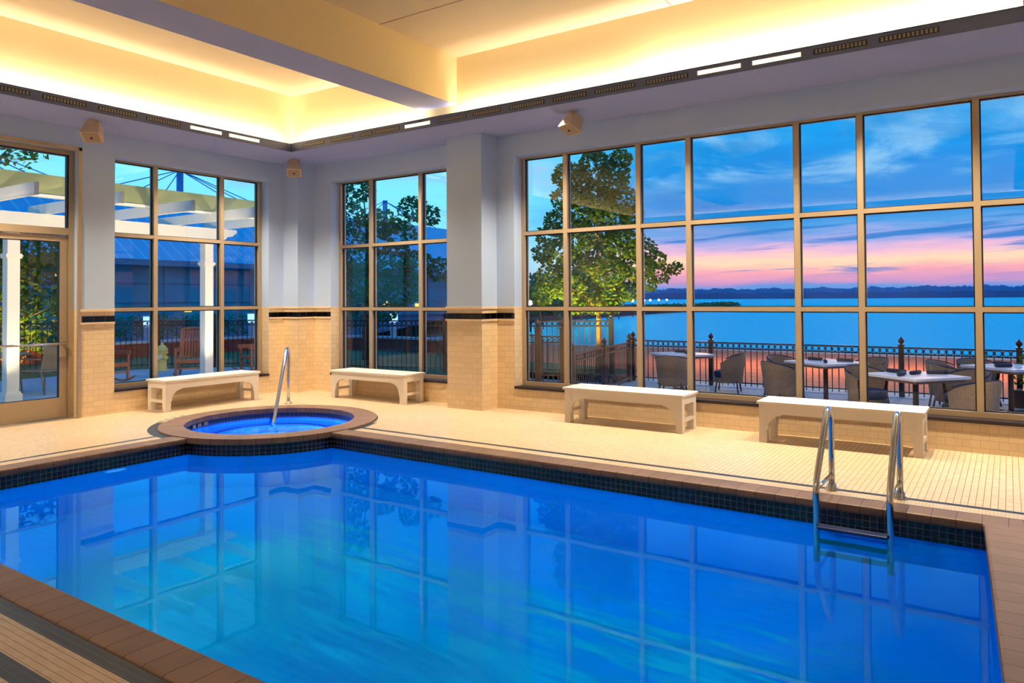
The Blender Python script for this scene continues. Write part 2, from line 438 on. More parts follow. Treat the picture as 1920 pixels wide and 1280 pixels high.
def empty(name, loc=(0,0,0), rz=0., label=None, cat=None, group=None, kind=None):
    o = bpy.data.objects.new(name, None); COL.objects.link(o); o.location = loc; o.rotation_euler = (0,0,rz)
    o.empty_display_size = .1
    return tag(o, label, cat, group, kind)
def copy_tree(o, loc=None, rz=None, label=None, group=None, parent=None):
    c = o.copy(); COL.objects.link(c)
    if parent: c.parent = parent
    if loc is not None: c.location = loc
    if rz is not None: c.rotation_euler = (0,0,rz)
    if label: c['label'] = label
    if group: c['group'] = group
    for ch in o.children: copy_tree(ch, parent=c)
    return c
def struct(o, label): return tag(o, label, kind='structure')
def circ(cx, cy, r, a0, a1, n):
    return [(cx+r*math.cos(R_(a0+(a1-a0)*i/n)), cy+r*math.sin(R_(a0+(a1-a0)*i/n))) for i in range(n+1)]

# ================================================================ ROOM SHELL
WT = .36
ZS, ZD = 3.97, 1.477
RX, RY = 14.0, -13.0
def wall(name, boxes, label):
    """boxes (x0,x1,y0,y1,z0,z1); everything below the dado is tiled"""
    b = MB()
    for x0, x1, y0, y1, z0, z1 in boxes:
        if z0 < ZD-.01 and z1 > ZD:
            b.box(x0, x1, y0, y1, z0, ZD, 1); b.box(x0, x1, y0, y1, ZD, z1, 0)
        else: b.box(x0, x1, y0, y1, z0, z1, 1 if z1 <= ZD+.01 else 0)
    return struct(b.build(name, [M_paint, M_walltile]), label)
WAy = (-3.30, -.672); WAz = (.33, 3.65)
WS = (.80, 3.45); WB = (4.64, 12.30)
DY = (-5.75, -3.77)
TOP = 5.3
wall('wall_left', [(-WT, 0, RY, DY[0], -.1, TOP), (-WT, 0, DY[0], DY[1], 3.67, TOP), (-WT, 0, DY[1], WAy[0], -.1, TOP),
     (-WT, 0, WAy[0], WAy[1], -.1, WAz[0]), (-WT, 0, WAy[0], WAy[1], WAz[1], TOP), (-WT, 0, WAy[1], WT, -.1, TOP),
     (0, .375, -.36, 0, -.1, ZS)], 'left wall with the glass door and a nine pane window, pilaster in the corner')
wall('wall_right', [(0, WS[0], 0, WT, -.1, TOP), (WS[0], WS[1], 0, WT, -.1, .33), (WS[0], WS[1], 0, WT, 3.65, TOP),
     (WS[1], WB[0], 0, WT, -.1, TOP), (WB[0], WB[1], 0, WT, -.1, .33), (WB[0], WB[1], 0, WT, 3.65, TOP), (WB[1], RX+WT, 0, WT, -.1, TOP),
     (3.695, 4.33, -.374, 0, -.1, ZS)], 'lake side wall with the wide window grid and the square pier')
wall('wall_near', [(-WT, RX+WT, RY-WT, RY, -.1, TOP)], 'wall behind the camera')
wall('wall_far_right', [(RX, RX+WT, RY, 0, -.1, TOP)], 'end wall to the right of the camera')

# black tile band and cap as trim following the wall faces
def trim_runs(name, z0, z1, t, mat, label, runs):
    b = MB()
    for (x0, y0, x1, y1, nx, ny) in runs:
        xs = sorted((x0, x1)); ys = sorted((y0, y1))
        if nx: b.box(x0 if nx > 0 else x0-t, x0+t if nx > 0 else x0, ys[0], ys[1], z0, z1)
        else: b.box(xs[0], xs[1], y0-t if ny < 0 else y0, y0 if ny < 0 else y0+t, z0, z1)
    return struct(b.build(name, mat), label)
def runs(t): return [(0, DY[1]-0, 0, WAy[0], 1, 0), (0, WAy[1], 0, -.36, 1, 0), (0, -.36, .375+t, -.36, 0, -1), (.375, -.36, .375, 0, 1, 0),
        (.375, 0, WS[0], 0, 0, -1), (WS[1], 0, 3.695, 0, 0, -1), (3.695-t, -.374, 4.33+t, -.374, 0, -1), (4.33, -.374, 4.33, 0, 1, 0),
        (3.695, -.374, 3.695, 0, -1, 0), (4.33, 0, WB[0], 0, 0, -1), (WB[1], 0, RX, 0, 0, -1), (0, RY, 0, DY[0], 1, 0), (RX, RY, RX, 0, -1, 0), (0, RY, RX, RY, 0, 1)]
trim_runs('trim_1', 1.30, 1.385, .012, M_black, 'band of black tiles running round the walls at chest height', runs(.012))
trim_runs('trim_2', 1.272, 1.30, .018, M_cap, 'thin cream bead under the black tile band', runs(.018))
trim_runs('trim_3', ZD-.03, ZD+.005, .016, M_cap, 'cream tile cap above the black band', runs(.016))
# dark sills
for i, (x0, x1, y0, y1, lb) in enumerate(((WS[0], WS[1], -.02, .20, 'dark sill of the narrow window beside the pier'), (WB[0], WB[1], -.02, .20, 'dark sill under the wide lake window'), (-.20, .02, WAy[0], WAy[1], 'dark sill of the left wall window'))):
    struct(MB().box(x0, x1, y0, y1, .30, .335).build('trim_%d' % (i+4), M_sill), lb)

# soffit ring, cove faces, upper ceiling and beams
SI, CB = 1.04, .87       # soffit inner edge; cream face plane
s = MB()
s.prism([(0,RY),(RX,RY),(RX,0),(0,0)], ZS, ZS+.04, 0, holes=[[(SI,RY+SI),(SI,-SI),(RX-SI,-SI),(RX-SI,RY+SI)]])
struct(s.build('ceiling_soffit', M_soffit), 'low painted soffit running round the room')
f = MB()
f.prism([(SI,RY+SI),(RX-SI,RY+SI),(RX-SI,-SI),(SI,-SI)], ZS-.005, ZS+.125, 0, holes=[[(SI+.012,RY+SI+.012),(SI+.012,-SI-.012),(RX-SI-.012,-SI-.012),(RX-SI-.012,RY+SI+.012)]])
f.box(SI-.02, RX-SI+.02, -SI-.012, -SI+.012, ZS+.118, ZS+.132)
struct(f.build('trim_7', M_fascia), 'dark metal fascia on the soffit edge hiding the cove lamps')
c = MB(); ZC = 4.92
c.prism([(0,RY),(RX,RY),(RX,0),(0,0)], ZS+.04, ZC+.02, 0, holes=[[(CB,RY+CB),(CB,-.86),(RX-CB,-.86),(RX-CB,RY+CB)]])
struct(c.build('ceiling_cove', M_cream), 'cream upstand faces of the lit ceiling cove')
u = MB(); u.box(0, RX, RY, 0, ZC, ZC+.1)
struct(u.build('ceiling', M_ceil), 'upper ceiling inside the cove')
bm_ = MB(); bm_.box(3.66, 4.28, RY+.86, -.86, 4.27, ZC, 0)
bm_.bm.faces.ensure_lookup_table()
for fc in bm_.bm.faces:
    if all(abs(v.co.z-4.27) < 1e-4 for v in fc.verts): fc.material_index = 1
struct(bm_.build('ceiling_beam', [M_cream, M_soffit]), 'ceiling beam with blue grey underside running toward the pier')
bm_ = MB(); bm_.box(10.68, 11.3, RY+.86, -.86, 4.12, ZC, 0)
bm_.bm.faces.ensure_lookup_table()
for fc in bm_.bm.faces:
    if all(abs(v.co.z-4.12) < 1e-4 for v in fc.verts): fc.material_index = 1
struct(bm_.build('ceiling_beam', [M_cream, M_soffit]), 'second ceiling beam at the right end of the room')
# ceiling panel joints
j = MB(); j.box(4.28, 10.68, -2.36, -2.35, ZC-.004, ZC+.01); j.box(4.28, 10.68, -5.0, -4.99, ZC-.004, ZC+.01); j.box(7.4, 7.41, RY+.9, -.87, ZC-.004, ZC+.01)
struct(j.build('trim_8', pbr('joint', (150,132,112), .8)), 'thin joints between the ceiling panels')

# floor with the pool and hot tub cut out
a_far = math.degrees(math.asin((PY1+.25-SY)/SRO)); a_left = 180-math.degrees(math.acos((PX0-.25-SX)/SRO))
aL = -math.degrees(math.acos((PX0-.25-SX)/SRO)); aL_ = aL+360
arc_out = circ(SX, SY, SRO, a_far, aL_, 60)
a_f2 = math.degrees(math.asin((PY1-SY)/SRO)); a_l2 = -math.degrees(math.acos((PX0-SX)/SRO))
hole = [(PX0-.25, PY0-.22), (PXN+.25, PY0-.22), (PXF+.24, PY1+.25)] + arc_out
fl = MB().prism([(-.001,RY),(RX,RY),(RX,.001),(-.001,.001)], -.06, 0, 0, holes=[hole])
struct(fl.build('floor', M_floor), 'pool deck of small cream mosaic tiles with dark border lines')

# ================================================================ SWIMMING POOL
arc_lip = circ(SX, SY, SRO, a_f2, a_l2, 28)       # from the far edge, round the tub, to the left edge
lip = [(PX0, PY0), (PXN, PY0), (PXF, PY1)] + arc_lip
pool = empty('swimming_pool', (6.5, -4.8, 0), label='large rectangular swimming pool of bright blue water', cat='swimming pool')
def rel(o, root): o.parent = root; o.location = tuple(-c for c in root.location); return o
outer = [(PX0-.25, SY-math.sqrt(SRO**2-(PX0-.25-SX)**2)), (PX0-.25, PY0-.22), (PXN+.25, PY0-.22), (PXF+.24, PY1+.25), (SX+math.sqrt(SRO**2-(PY1+.25-SY)**2), PY1+.25)]
cop = outer + [(arc_lip[0][0], PY1), (PXF, PY1), (PXN, PY0), (PX0, PY0), (PX0, arc_lip[-1][1])]
rel(MB().prism(cop, -.055, .012).build('coping', M_coping, bevel=.02), pool)
def off(loop, d):
    n = len(loop); out = []
    for i in range(n):
        p, q, r = Vector(loop[i-1]), Vector(loop[i]), Vector(loop[(i+1) % n])
        e1 = (q-p).normalized(); e2 = (r-q).normalized()
        n1 = Vector((e1.y, -e1.x)); n2 = Vector((e2.y, -e2.x)); m = (n1+n2)
        m = m/max(.3, m.length_squared/2) if m.length > 0 else n1
        out.append((q.x+m.x*d, q.y+m.y*d))
    return out
WZ = -.175
wl = off(lip, .03)
rel(MB().strip(wl, WZ-.03, -.05).build('tile_band', M_mosaic, recalc=False), pool)
bs = MB().strip(wl, -1.7, WZ-.03); bs.flat(wl, -1.7)
rel(bs.build('basin', M_plaster), pool)
rel(MB().flat(wl, WZ).build('water_surface', M_pool, recalc=False), pool)
oval_mat = pbr('oval_glow', (150,190,230), .3, emis=(170,205,255), es=.5)
lens = MB().tube([(2.671,-4.68,-.30),(2.70,-4.68,-.30)], .11, 20)  # small pale oval, glowing faintly, on the left pool wall
for v_ in lens.bm.verts: v_.co.z = -.30+(v_.co.z+.30)*.42
rel(lens.build('pale_oval', oval_mat), pool)

# ================================================================ HOT TUB
tub = empty('hot_tub', (SX, SY, 0), label='round hot tub with glowing blue water beside the pool corner', cat='hot tub')
cr = circ(0, 0, 1, 0, 360, 72)[:-1]
sc_ = lambda r: [(x*r, y*r) for x, y in cr]
MB().prism(sc_(SRO), -.05, .02, 0, holes=[sc_(SRI)]).build('coping', M_coping, tub, bevel=.018)
MB().strip(sc_(SRI+.02), -.24, -.045).build('tile_band', tile_mat('tub_mosaic', (14,18,70), (90,95,150), .05, .05, .006, .3, var=.5), tub, recalc=False)
shell = MB()
shell.strip(sc_(SRI+.02), -.42, -.24); shell.flat(sc_(SRI+.02), -.42, holes=[sc_(.76)]); shell.strip(sc_(.76), -.66, -.42)
shell.flat(sc_(.76), -.66, holes=[sc_(.46)]); shell.strip(sc_(.46), -.9, -.66); shell.flat(sc_(.46), -.9)
shell.build('tub_shell', M_spa, tub)
def arcband(r, w, z, a0, a1): return MB().prism(circ(0,0,r+w,a0,a1,30)+circ(0,0,r,a1,a0,30), z-.02, z+.008)
arcband(.76, .045, -.42, 20, 250).build('step_nosing', M_nosing, tub)
arcband(.46, .045, -.66, 20, 250).build('step_nosing', M_nosing, tub)
for a in (20, 250):
    sg = MB(); sg.bar((.76*math.cos(R_(a)), .76*math.sin(R_(a)), -.41), (1.04*math.cos(R_(a)), 1.04*math.sin(R_(a)), -.41), .045, .03)
    sg.build('seat_edge', M_nosing, tub)
MB().flat(sc_(SRI+.02), -.115).build('water_surface', M_spaw, tub, recalc=False)
# white depth markers on the tile line
for a in (196, 203, 210, -12, -18):
    M = Matrix.Rotation(R_(a), 4, 'Z') @ Matrix.Translation((SRI+.004, 0, 0))
    mk = MB(); mk.box(-.006, .0, -.04, .04, -.105, -.06, 0, M)
    mk.build('depth_marker', pbr('marker_tile', (150,158,175), .3), tub)
# floor marking tiles beside the tub rim
fm = MB(); fd = MB()
for a in (196, 202, 208, 214):
    M = Matrix.Rotation(R_(a), 4, 'Z') @ Matrix.Translation((SRO+.10, 0, 0))
    fm.box(-.07, .07, -.07, .07, .0, .004, 0, M)
    # worn lettering strokes of the depth marker
    for k in range(3): fd.box(-.045, .045, -.045+k*.036, -.033+k*.036, .004, .0055, 0, M)
fmo = fm.build('floor_marking', pbr('marker_floor', (232,216,196), .4), tub)
fd.build('lettering', pbr('marker_ink', (60,50,52), .5), fmo)

# ================================================================ RAILS
def arcpts(p0, p1, p2, n=8):
    """quadratic bend"""
    p0, p1, p2 = map(Vector, (p0, p1, p2))
    return [p0*(1-t)**2+p1*2*t*(1-t)+p2*t*t for t in [i/n for i in range(n+1)]]
lad = empty('pool_ladder', (9.56, -2.29, 0), label='stainless steel pool ladder with two tall rails and treads in the water', cat='ladder')
for sx in (-.25, .25):
    pts = [(sx,0,0),(sx,0,.3)] + arcpts((sx,0,.52),(sx,-.015,.72),(sx,-.17,.66)) + [(sx,-.30,.50)] + arcpts((sx,-.54,.24),(sx,-.60,.17),(sx,-.60,.08)) + [(sx,-.60,-.3),(sx,-.60,-.85)]
    MB().tube(pts, .024, 14).build('rail', M_steel, lad)
    MB().tube([(sx,-.02,.13),(sx,-.59,.13)], .015, 10).build('brace', M_steel, lad)
    MB().lathe([(.055,0),(.055,.012),(.034,.022),(.034,.05)], (sx,0,0.0), 20).build('base_flange', M_steel, lad)
for z in (-.14, -.40, -.66):
    MB().box(-.235, .235, -.66, -.56, z-.012, z+.012).build('tread', pbr('tread', (40,60,110), .4, .5), lad, bevel=.006)
sp = empty('handrail', (1.335, -1.338, 0), label='single stainless handrail stepping down into the hot tub', cat='handrail')
dv = Vector((.638,-.77,0)).normalized()
P = lambda t, z: tuple(dv*t+Vector((0,0,z)))
MB().tube([P(0,0),P(0,.4),P(0,.66)]+arcpts(P(0,.70),P(.0,.92),P(.17,.82))+[P(.45,.49),P(.98,-.10),P(1.06,-.20),P(1.08,-.40)], .026, 12).build('rail', M_steel, sp)
MB().lathe([(.06,0),(.06,.012),(.03,.02),(.03,.035)], (0,0,0), 18).build('base_flange', pbr('flange', (225,205,180), .3, .8), sp)

# ================================================================ BENCHES
def make_bench(L, D, H=.45):
    r = empty('bench', (0,0,0))
    lw = .085; t = .028
    # seat top
    MB().box(-L/2, L/2, -D/2, D/2, H-.03, H).build('seat', M_white, r, bevel=.004)
    def face(x0, x1, y):
        """shaped apron panel with two curved brackets"""
        ap = .115; rr = .15
        poly = [(x0, 0), (x0+lw, 0), (x0+lw, H-.03-ap-rr-.015), (x0+lw+.015, H-.03-ap-rr-.015)]
        poly += [(x0+lw+.015+rr-rr*math.cos(R_(a)), H-.03-ap-rr+rr*math.sin(R_(a))) for a in range(10, 91, 10)]
        poly += [(x0+lw+.015+rr, H-.03-ap+.012)]
        mir = [(x0+x1-a, b) for a, b in poly][::-1]
        full = poly + mir + [(x1, H-.03), (x0, H-.03)]
        M = Matrix(((1,0,0,0),(0,0,1,y),(0,1,0,0),(0,0,0,1)))
        return MB().prism(full, 0, t, 0, M)
    e = .02
    face(-L/2+e, L/2-e, -D/2+e).build('apron', M_white, r, bevel=.003)
    face(-L/2+e, L/2-e, D/2-e-t).build('apron', M_white, r, bevel=.003)
    for sx in (-1, 1):
        for sy in (-1, 1):
            x = sx*(L/2-e-lw/2); y = sy*(D/2-e-lw/2)
            y0, y1 = sorted((y-sy*lw/2, sy*(D/2-e-t)))
            MB().box(x-lw/2, x+lw/2, y0, y1, 0, H-.03).build('leg', M_white, r, bevel=.003)
        x = sx*(L/2-e-.014)
        MB().box(x-.014, x+.014, -D/2+e+lw, D/2-e-lw, H-.12, H-.03).build('end_rail', M_white, r)
        MB().box(x-.014, x+.014, -D/2+e+lw, D/2-e-lw, .125, .165).build('end_stretcher', M_white, r)
    return r
G = 'white benches along the windows'
b1 = make_bench(1.62, .50)
b1.location = (9.035, -.34, 0); tag(b1, 'white painted wooden bench behind the pool ladder', 'bench', G)
copy_tree(b1, (6.575, -.335, 0), 0, 'white painted wooden bench under the lake window tree, right of the pier', G)
copy_tree(b1, (2.15, -.265, 0), 0, 'white painted wooden bench left of the square pier, right of the hot tub', G)
copy_tree(b1, (.30, -2.06, 0), R_(90), 'white painted wooden bench under the left wall window near the glass door', G)

# ================================================================ WINDOWS
def window(n, axis, lo, hi, ms, z0, z1, rows, pos, label, fw=.062):
    """axis 'x': window in the plane y=pos running along x; 'y': plane x=-pos running along y"""
    def bx(b, a0, a1, d0, d1, zz0, zz1):
        if axis == 'x': b.box(a0, a1, d0, d1, zz0, zz1)
        else: b.box(-d1, -d0, a0, a1, zz0, zz1)
    fr = MB(); ga = MB(); gl = MB()
    d0, d1 = pos, pos+.12
    vs = [lo]+ms+[hi]
    bx(fr, lo, lo+fw*.8, d0, d1, z0, z1); bx(fr, hi-fw*.8, hi, d0, d1, z0, z1)
    for m in ms: bx(fr, m-fw/2, m+fw/2, d0, d1, z0, z1)
    bx(fr, lo, hi, d0-.002, d1, z0, z0+.055); bx(fr, lo, hi, d0-.002, d1, z1-.022, z1)
    for r in rows: bx(fr, lo, hi, d0+.004, d1-.004, r-.026, r+.026)
    # gasket frames set back inside every opening
    es = [lo+fw*.8-fw/2+.0]+ms+[hi-fw*.8+fw/2]; zz = [z0+.055-.026]+rows+[z1-.022+.026]
    for i in range(len(es)-1):
        a0, a1 = es[i]+fw/2, es[i+1]-fw/2
        for k in range(len(zz)-1):
            c0, c1 = zz[k]+.026, zz[k+1]-.026
            for q in ((a0, a0+.014, c0, c1), (a1-.014, a1, c0, c1), (a0, a1, c0, c0+.012), (a0, a1, c1-.014, c1)):
                bx(ga, q[0], q[1], d0+.05, d0+.08, q[2], q[3])
    if axis == 'x': v = [(lo,pos+.065,z0),(hi,pos+.065,z0),(hi,pos+.065,z1),(lo,pos+.065,z1)]
    else: v = [(-pos-.065,lo,z0),(-pos-.065,hi,z0),(-pos-.065,hi,z1),(-pos-.065,lo,z1)]
    bx(gl, lo+.01, hi-.01, pos+.065, pos+.066, z0+.01, z1-.01)
    gm = gl.bm
    o = struct(fr.build('window_%d' % n, M_frame), label)
    o.data.materials.clear(); o.data.materials.append(M_frame)
    ga.build('gasket', M_gasket, o)
    # a single glass sheet
    g = MB(); g.bm.faces.new([g.bm.verts.new(p) for p in v]); g.build('glass_pane', M_glass, o, recalc=False)
window(1, 'y', WAy[0]+.01, WAy[1]-.01, [-2.58,-1.44], .335, 3.65, [1.468,2.558], .19, 'nine pane metal window in the left wall')
window(2, 'x', WS[0]+.0, WS[1]-.0, [1.565,2.68], .335, 3.65, [1.435,2.52], .19, 'nine pane metal window left of the square pier')
window(3, 'x', WB[0], WB[1]-.0, [5.376,6.489,7.178,8.497,9.179,10.282,10.98], .335, 3.65, [1.445,2.542], .19, 'wide metal window grid looking onto the lake')

# ================================================================ DOOR
dr = empty('door_1', (-.2, -4.3, 0), kind='structure', label='glazed metal entrance door with transom in the left wall')
def dbox(n, args, mat, par=dr, bev=0.):
    b = MB()
    for x0, x1, y0, y1, z0, z1 in args: b.box(x0+.2, x1+.2, y0+4.3, y1+4.3, z0, z1)
    return b.build(n, mat, par, bevel=bev)
X0, X1 = -.26, -.16
dbox('door_frame', [(X0,X1,-3.84,-3.77,0,3.67),(X0,X1,DY[0],DY[0]+.07,0,3.67),(X0,X1,DY[0]+.07,-3.84,3.61,3.67),(X0,X1,DY[0]+.07,-3.84,2.50,2.60),(X0,X1,-4.86,-4.80,2.60,3.61)], M_frame)
dbox('casing', [(-.02,.015,-3.80,-3.755,0,3.70),(-.02,.015,DY[0]-.02,-3.755,3.655,3.70),(-.02,.015,DY[0]-.02,DY[0]+.03,0,3.70)], M_frame)
leaf = dbox('door_leaf', [(-.24,-.19,-3.945,-3.845,.01,2.49),(-.24,-.19,-4.80,-4.70,.01,2.49),(-.24,-.19,-4.70,-3.945,.01,.285),(-.24,-.19,-4.70,-3.945,2.41,2.49)], M_frame)
l2 = dbox('door_leaf', [(-.24,-.19,-4.91,-4.81,.01,2.49),(-.24,-.19,-5.675,-5.58,.01,2.49),(-.24,-.19,-5.58,-4.91,.01,.285),(-.24,-.19,-5.58,-4.91,2.41,2.49)], M_frame)
hb = MB().tube([(.07,-.40+.0,1.02),(.07,.43,1.02)], .016, 10); hb.box(.0,.07,.385,.415,1.0,1.04); hb.box(.0,.07,-.40,-.37,1.0,1.04)
hb.build('push_bar', M_steel, leaf)
def pane(n, x, y0, y1, z0, z1, par):
    b = MB(); b.bm.faces.new([b.bm.verts.new((x+.2, a+4.3, c)) for a, c in ((y0,z0),(y1,z0),(y1,z1),(y0,z1))]); return b.build(n, M_glass, par, recalc=False)
pane('glass_pane', -.215, -4.70, -3.945, .285, 2.41, leaf); pane('glass_pane', -.215, -5.58, -4.91, .285, 2.41, l2)
pane('transom_glass', -.215, DY[0]+.07, -3.84, 2.60, 3.61, dr)
dbox('gasket', [(-.235,-.195,-3.955,-3.945,.285,2.41),(-.235,-.195,-4.70,-3.945,2.40,2.41),(-.235,-.195,-4.70,-3.945,.285,.293),(X0+.02,X1-.02,-3.86,-3.84,2.60,3.61),(X0+.02,X1-.02,-4.80,-3.84,3.59,3.61)], M_gasket)

struct(MB().box(-.36, -.001, DY[0], DY[1], -.12, 0).build('trim_10', M_frame), 'metal threshold under the glass door')
# ================================================================ SPEAKERS
def make_speaker():
    r = empty('ceiling_speaker', (0,0,0))
    M = Matrix.Rotation(R_(-28), 4, 'X')
    b = MB(); w = .12
    P_ = [(-w,-w*.9,-.11),(w,-w*.9,-.11),(w,w*.9,-.11),(-w,w*.9,-.11),(-w*.72,-w*.6,.11),(w*.72,-w*.6,.11),(w*.72,w*.6,.11),(-w*.72,w*.6,.11)]
    v = [b.bm.verts.new(M @ Vector(p)) for p in P_]
    for q in ((3,2,1,0),(4,5,6,7),(0,1,5,4),(1,2,6,5),(2,3,7,6),(3,0,4,7)): b.bm.faces.new([v[i] for i in q])
    b.build('shell', M_spk, r, bevel=.008)
    MB().box(-w*.82, w*.82, -w*.74, w*.74, -.116, -.108, 0, M).build('grille', M_grille, r)
    MB().tube([tuple(M @ Vector((0,0,-.115))), tuple(M @ Vector((0,0,-.124)))], .016, 12).build('badge', M_dark, r)
    MB().box(-.05, .05, -.05, .05, .08, .145).build('mount', M_spk, r)
    return r
s1 = make_speaker(); s1.location = (.60, -3.90, 3.825); s1.rotation_euler = (0,0,R_(45)); tag(s1, 'beige ceiling speaker above the glass door', 'speaker', 'ceiling speakers under the soffit')
copy_tree(s1, (.56, -.58, 3.825), R_(45), 'beige ceiling speaker in the room corner above the pilaster')
copy_tree(s1, (5.96, -.62, 3.825), R_(-20), 'beige ceiling speaker above the lake window')

# slot diffusers on the soffit fascia
def slot(axis, a0, a1, lit, label):
    L = a1-a0; c = (a0+a1)/2
    r = empty('slot_diffuser', (c, -SI-.0125, ZS+.06) if axis == 'x' else (SI+.0125, c, ZS+.06), 0 if axis == 'x' else R_(90), label, 'air vent', 'slot vents along the soffit fascia')
    if lit: MB().box(-L/2, L/2, -.006, 0, -.022, .022).build('glow_opening', M_slotglow, r)
    else:
        b = MB(); n = int(L/.035)
        for k in range(n):
            x = -L/2+(k+.5)*L/n
            b.box(x-.011, x+.011, -.006, 0, -.018, -.002); b.box(x-.011, x+.011, -.006, 0, .004, .018)
        b.build('louvre', M_slot, r)
    MB().box(-L/2-.01, L/2+.01, -.003, 0, -.027, .027).build('backing_plate', M_dark if not lit else M_slot, r)
xs = [(1.35,1.82),(2.0,2.46),(2.62,2.85),(2.92,3.38),(3.50,3.96),(4.12,4.58),(4.71,5.14),(5.30,5.80),(5.94,6.39),(6.52,7.02),(7.17,7.65),(7.77,8.235),(8.36,8.84),(8.97,9.44),(9.56,10.04)]
names = ['nearest the room corner','second from the room corner','third from the room corner','just left of the beam','lit, below the beam end','just right of the beam end','second right of the beam','third right of the beam','left of the lake window speaker','above the lake window speaker','right of the lake window speaker','brightly lit, left of a matching one','brightly lit, right of a matching one','first dim one right of the lit pair','last one before the right edge']
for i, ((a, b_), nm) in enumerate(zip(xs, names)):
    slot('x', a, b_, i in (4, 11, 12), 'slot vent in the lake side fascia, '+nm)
ys = [(-5.95,-5.45),(-5.3,-4.85),(-4.70,-4.215),(-4.05,-3.575),(-3.43,-2.96),(-2.80,-2.31),(-2.18,-1.66)]
names = ['nearest the camera','second at the left edge','above the glass door','right of the door speaker','third from the room corner','lit, second from the room corner','lit, nearest the room corner']
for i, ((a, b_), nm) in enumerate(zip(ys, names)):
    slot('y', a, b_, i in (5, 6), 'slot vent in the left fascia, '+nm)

# ================================================================ OUTSIDE: materials
M_conc = pbr('patio_concrete', (150,168,180), .7, var=.06, bscale=6)
M_brickpave = tile_mat('brick_paving', (196,98,52), (176,140,110), .30, .14, .012, .8, half=True, wall=False, var=.2)
M_brick = tile_mat('garden_brick', (120,52,48), (90,60,56), .22, .075, .01, .8, half=True, var=.25)
M_lawn = pbr('lawn', (40,92,44), .9, bump=.6, bscale=60, var=.4)
M_asph = pbr('asphalt', (44,66,96), .8, var=.15, bscale=3)
M_cappale = pbr('wall_cap_stone', (150,176,200), .7)
M_iron = pbr('black_iron', (16,20,34), .45, .3)
M_irontan = pbr('bronze_iron', (84,62,48), .5, .2)
M_wood = pbr('teak', (150,84,56), .55, var=.2, bscale=30)
M_pwhite = pbr('pergola_white', (238,232,220), .6)
M_olive = pbr('reflection_olive', (150,156,110), .7)
M_wick = pbr('wicker', (134,104,78), .7, bump=.8, bscale=160, var=.2)
M_cush = pbr('navy_cushion', (22,44,78), .8)
M_table = pbr('table_top', (226,212,214), .5)
M_nap = pbr('dark_napkin', (20,38,60), .8)
M_tan = pbr('tan_sling', (120,110,90), .7)
M_bark = pbr('bark', (120,92,66), .9, bump=1., bscale=30, var=.3)
def leafmat(n, c1, c2):
    m = bpy.data.materials.new(n); m.use_nodes = True; N = NT(m.node_tree); N.n.clear()
    oi = N.new('ShaderNodeNewGeometry')
    wn = N.new('ShaderNodeTexWhiteNoise', noise_dimensions='1D'); N.put(wn.inputs['W'], oi.outputs['Random Per Island'])
    c = N.mix(wn.outputs[0], lin(c1), lin(c2))
    df = N.new('ShaderNodeBsdfDiffuse'); tl = N.new('ShaderNodeBsdfTranslucent')
    N.put(df.inputs[0], c); N.put(tl.inputs[0], c)
    mx = N.new('ShaderNodeMixShader'); mx.inputs[0].default_value = .35
    N.l.new(df.outputs[0], mx.inputs[1]); N.l.new(tl.outputs[0], mx.inputs[2])
    o = N.new('ShaderNodeOutputMaterial'); N.l.new(mx.outputs[0], o.inputs[0]); return m
M_leaf = leafmat('green_leaf', (64,120,50), (120,130,50))
M_leafd = leafmat('dark_leaf', (26,116,96), (52,136,80))
M_leafy = leafmat('shrub_leaf', (50,110,40), (90,130,40))

# ---------------------------------------------------------------- ground and lake
GZ = -.30
g = MB()
g.flat([(-.36,.36),(20,.36),(20,7.6),(3.2,7.6),(3.2,6.0),(-.36,6.0)], GZ)
struct(g.build('ground_terrace', M_conc, recalc=False), 'pale concrete dining terrace outside the lake window')
struct(MB().flat([(-16,8.5),(-6,7.6),(40,7.6),(40,17.6),(-16,17.6)], GZ-.01).build('ground_promenade', M_brickpave, recalc=False), 'terracotta brick promenade between the terrace fence and the lake')
struct(MB().flat([(-7.4,-30),(-.36,-30),(-.36,2.2),(-3.0,3.4),(-5.6,3.0),(-7.4,1.2)], -.10).build('ground_patio', M_conc, recalc=False), 'pale blue concrete patio outside the left windows')
struct(MB().flat([(-14,-30),(-7.4,-30),(-7.4,1.2),(-5.6,3.0),(-3.0,3.4),(-.36,2.2),(-.36,6.0),(3.2,6.0),(3.2,7.6),(-6,9.8),(-14,10)], -.14).build('ground_lawn', M_lawn, recalc=False), 'dark green lawn strip behind the patio fence')
struct(MB().flat([(-400,-200),(-14,-200),(-14,10),(-6,9.8),(-16,17.6),(-30,40),(-46,78),(-62,200),(-400,260)], -.16).build('ground_road', M_asph, recalc=False), 'dark blue asphalt drive beyond the garden wall')
lk = bpy.data.materials.new('lake_water'); lk.use_nodes = True; N = NT(lk.node_tree); N.n.clear()
ge = N.new('ShaderNodeNewGeometry'); pp = N.sep(ge.outputs['Position'])
bn = N.new('ShaderNodeBump'); bn.inputs['Strength'].default_value = .6; bn.inputs['Distance'].default_value = .3
N.put(bn.inputs['Height'], N.noise(N.comb(N.m('MULTIPLY', pp[0], .25), pp[1], 0.), .55, 5, .6))
gl = N.new('ShaderNodeBsdfGlossy'); gl.inputs[0].default_value = (.02,.90,1.0,1); gl.inputs['Roughness'].default_value = .22; N.l.new(bn.outputs[0], gl.inputs['Normal'])
df = N.new('ShaderNodeBsdfDiffuse'); df.inputs[0].default_value = (.0,.9,.98,1); N.l.new(bn.outputs[0], df.inputs['Normal'])
mx = N.new('ShaderNodeMixShader'); mx.inputs[0].default_value = .55; N.l.new(df.outputs[0], mx.inputs[1]); N.l.new(gl.outputs[0], mx.inputs[2])
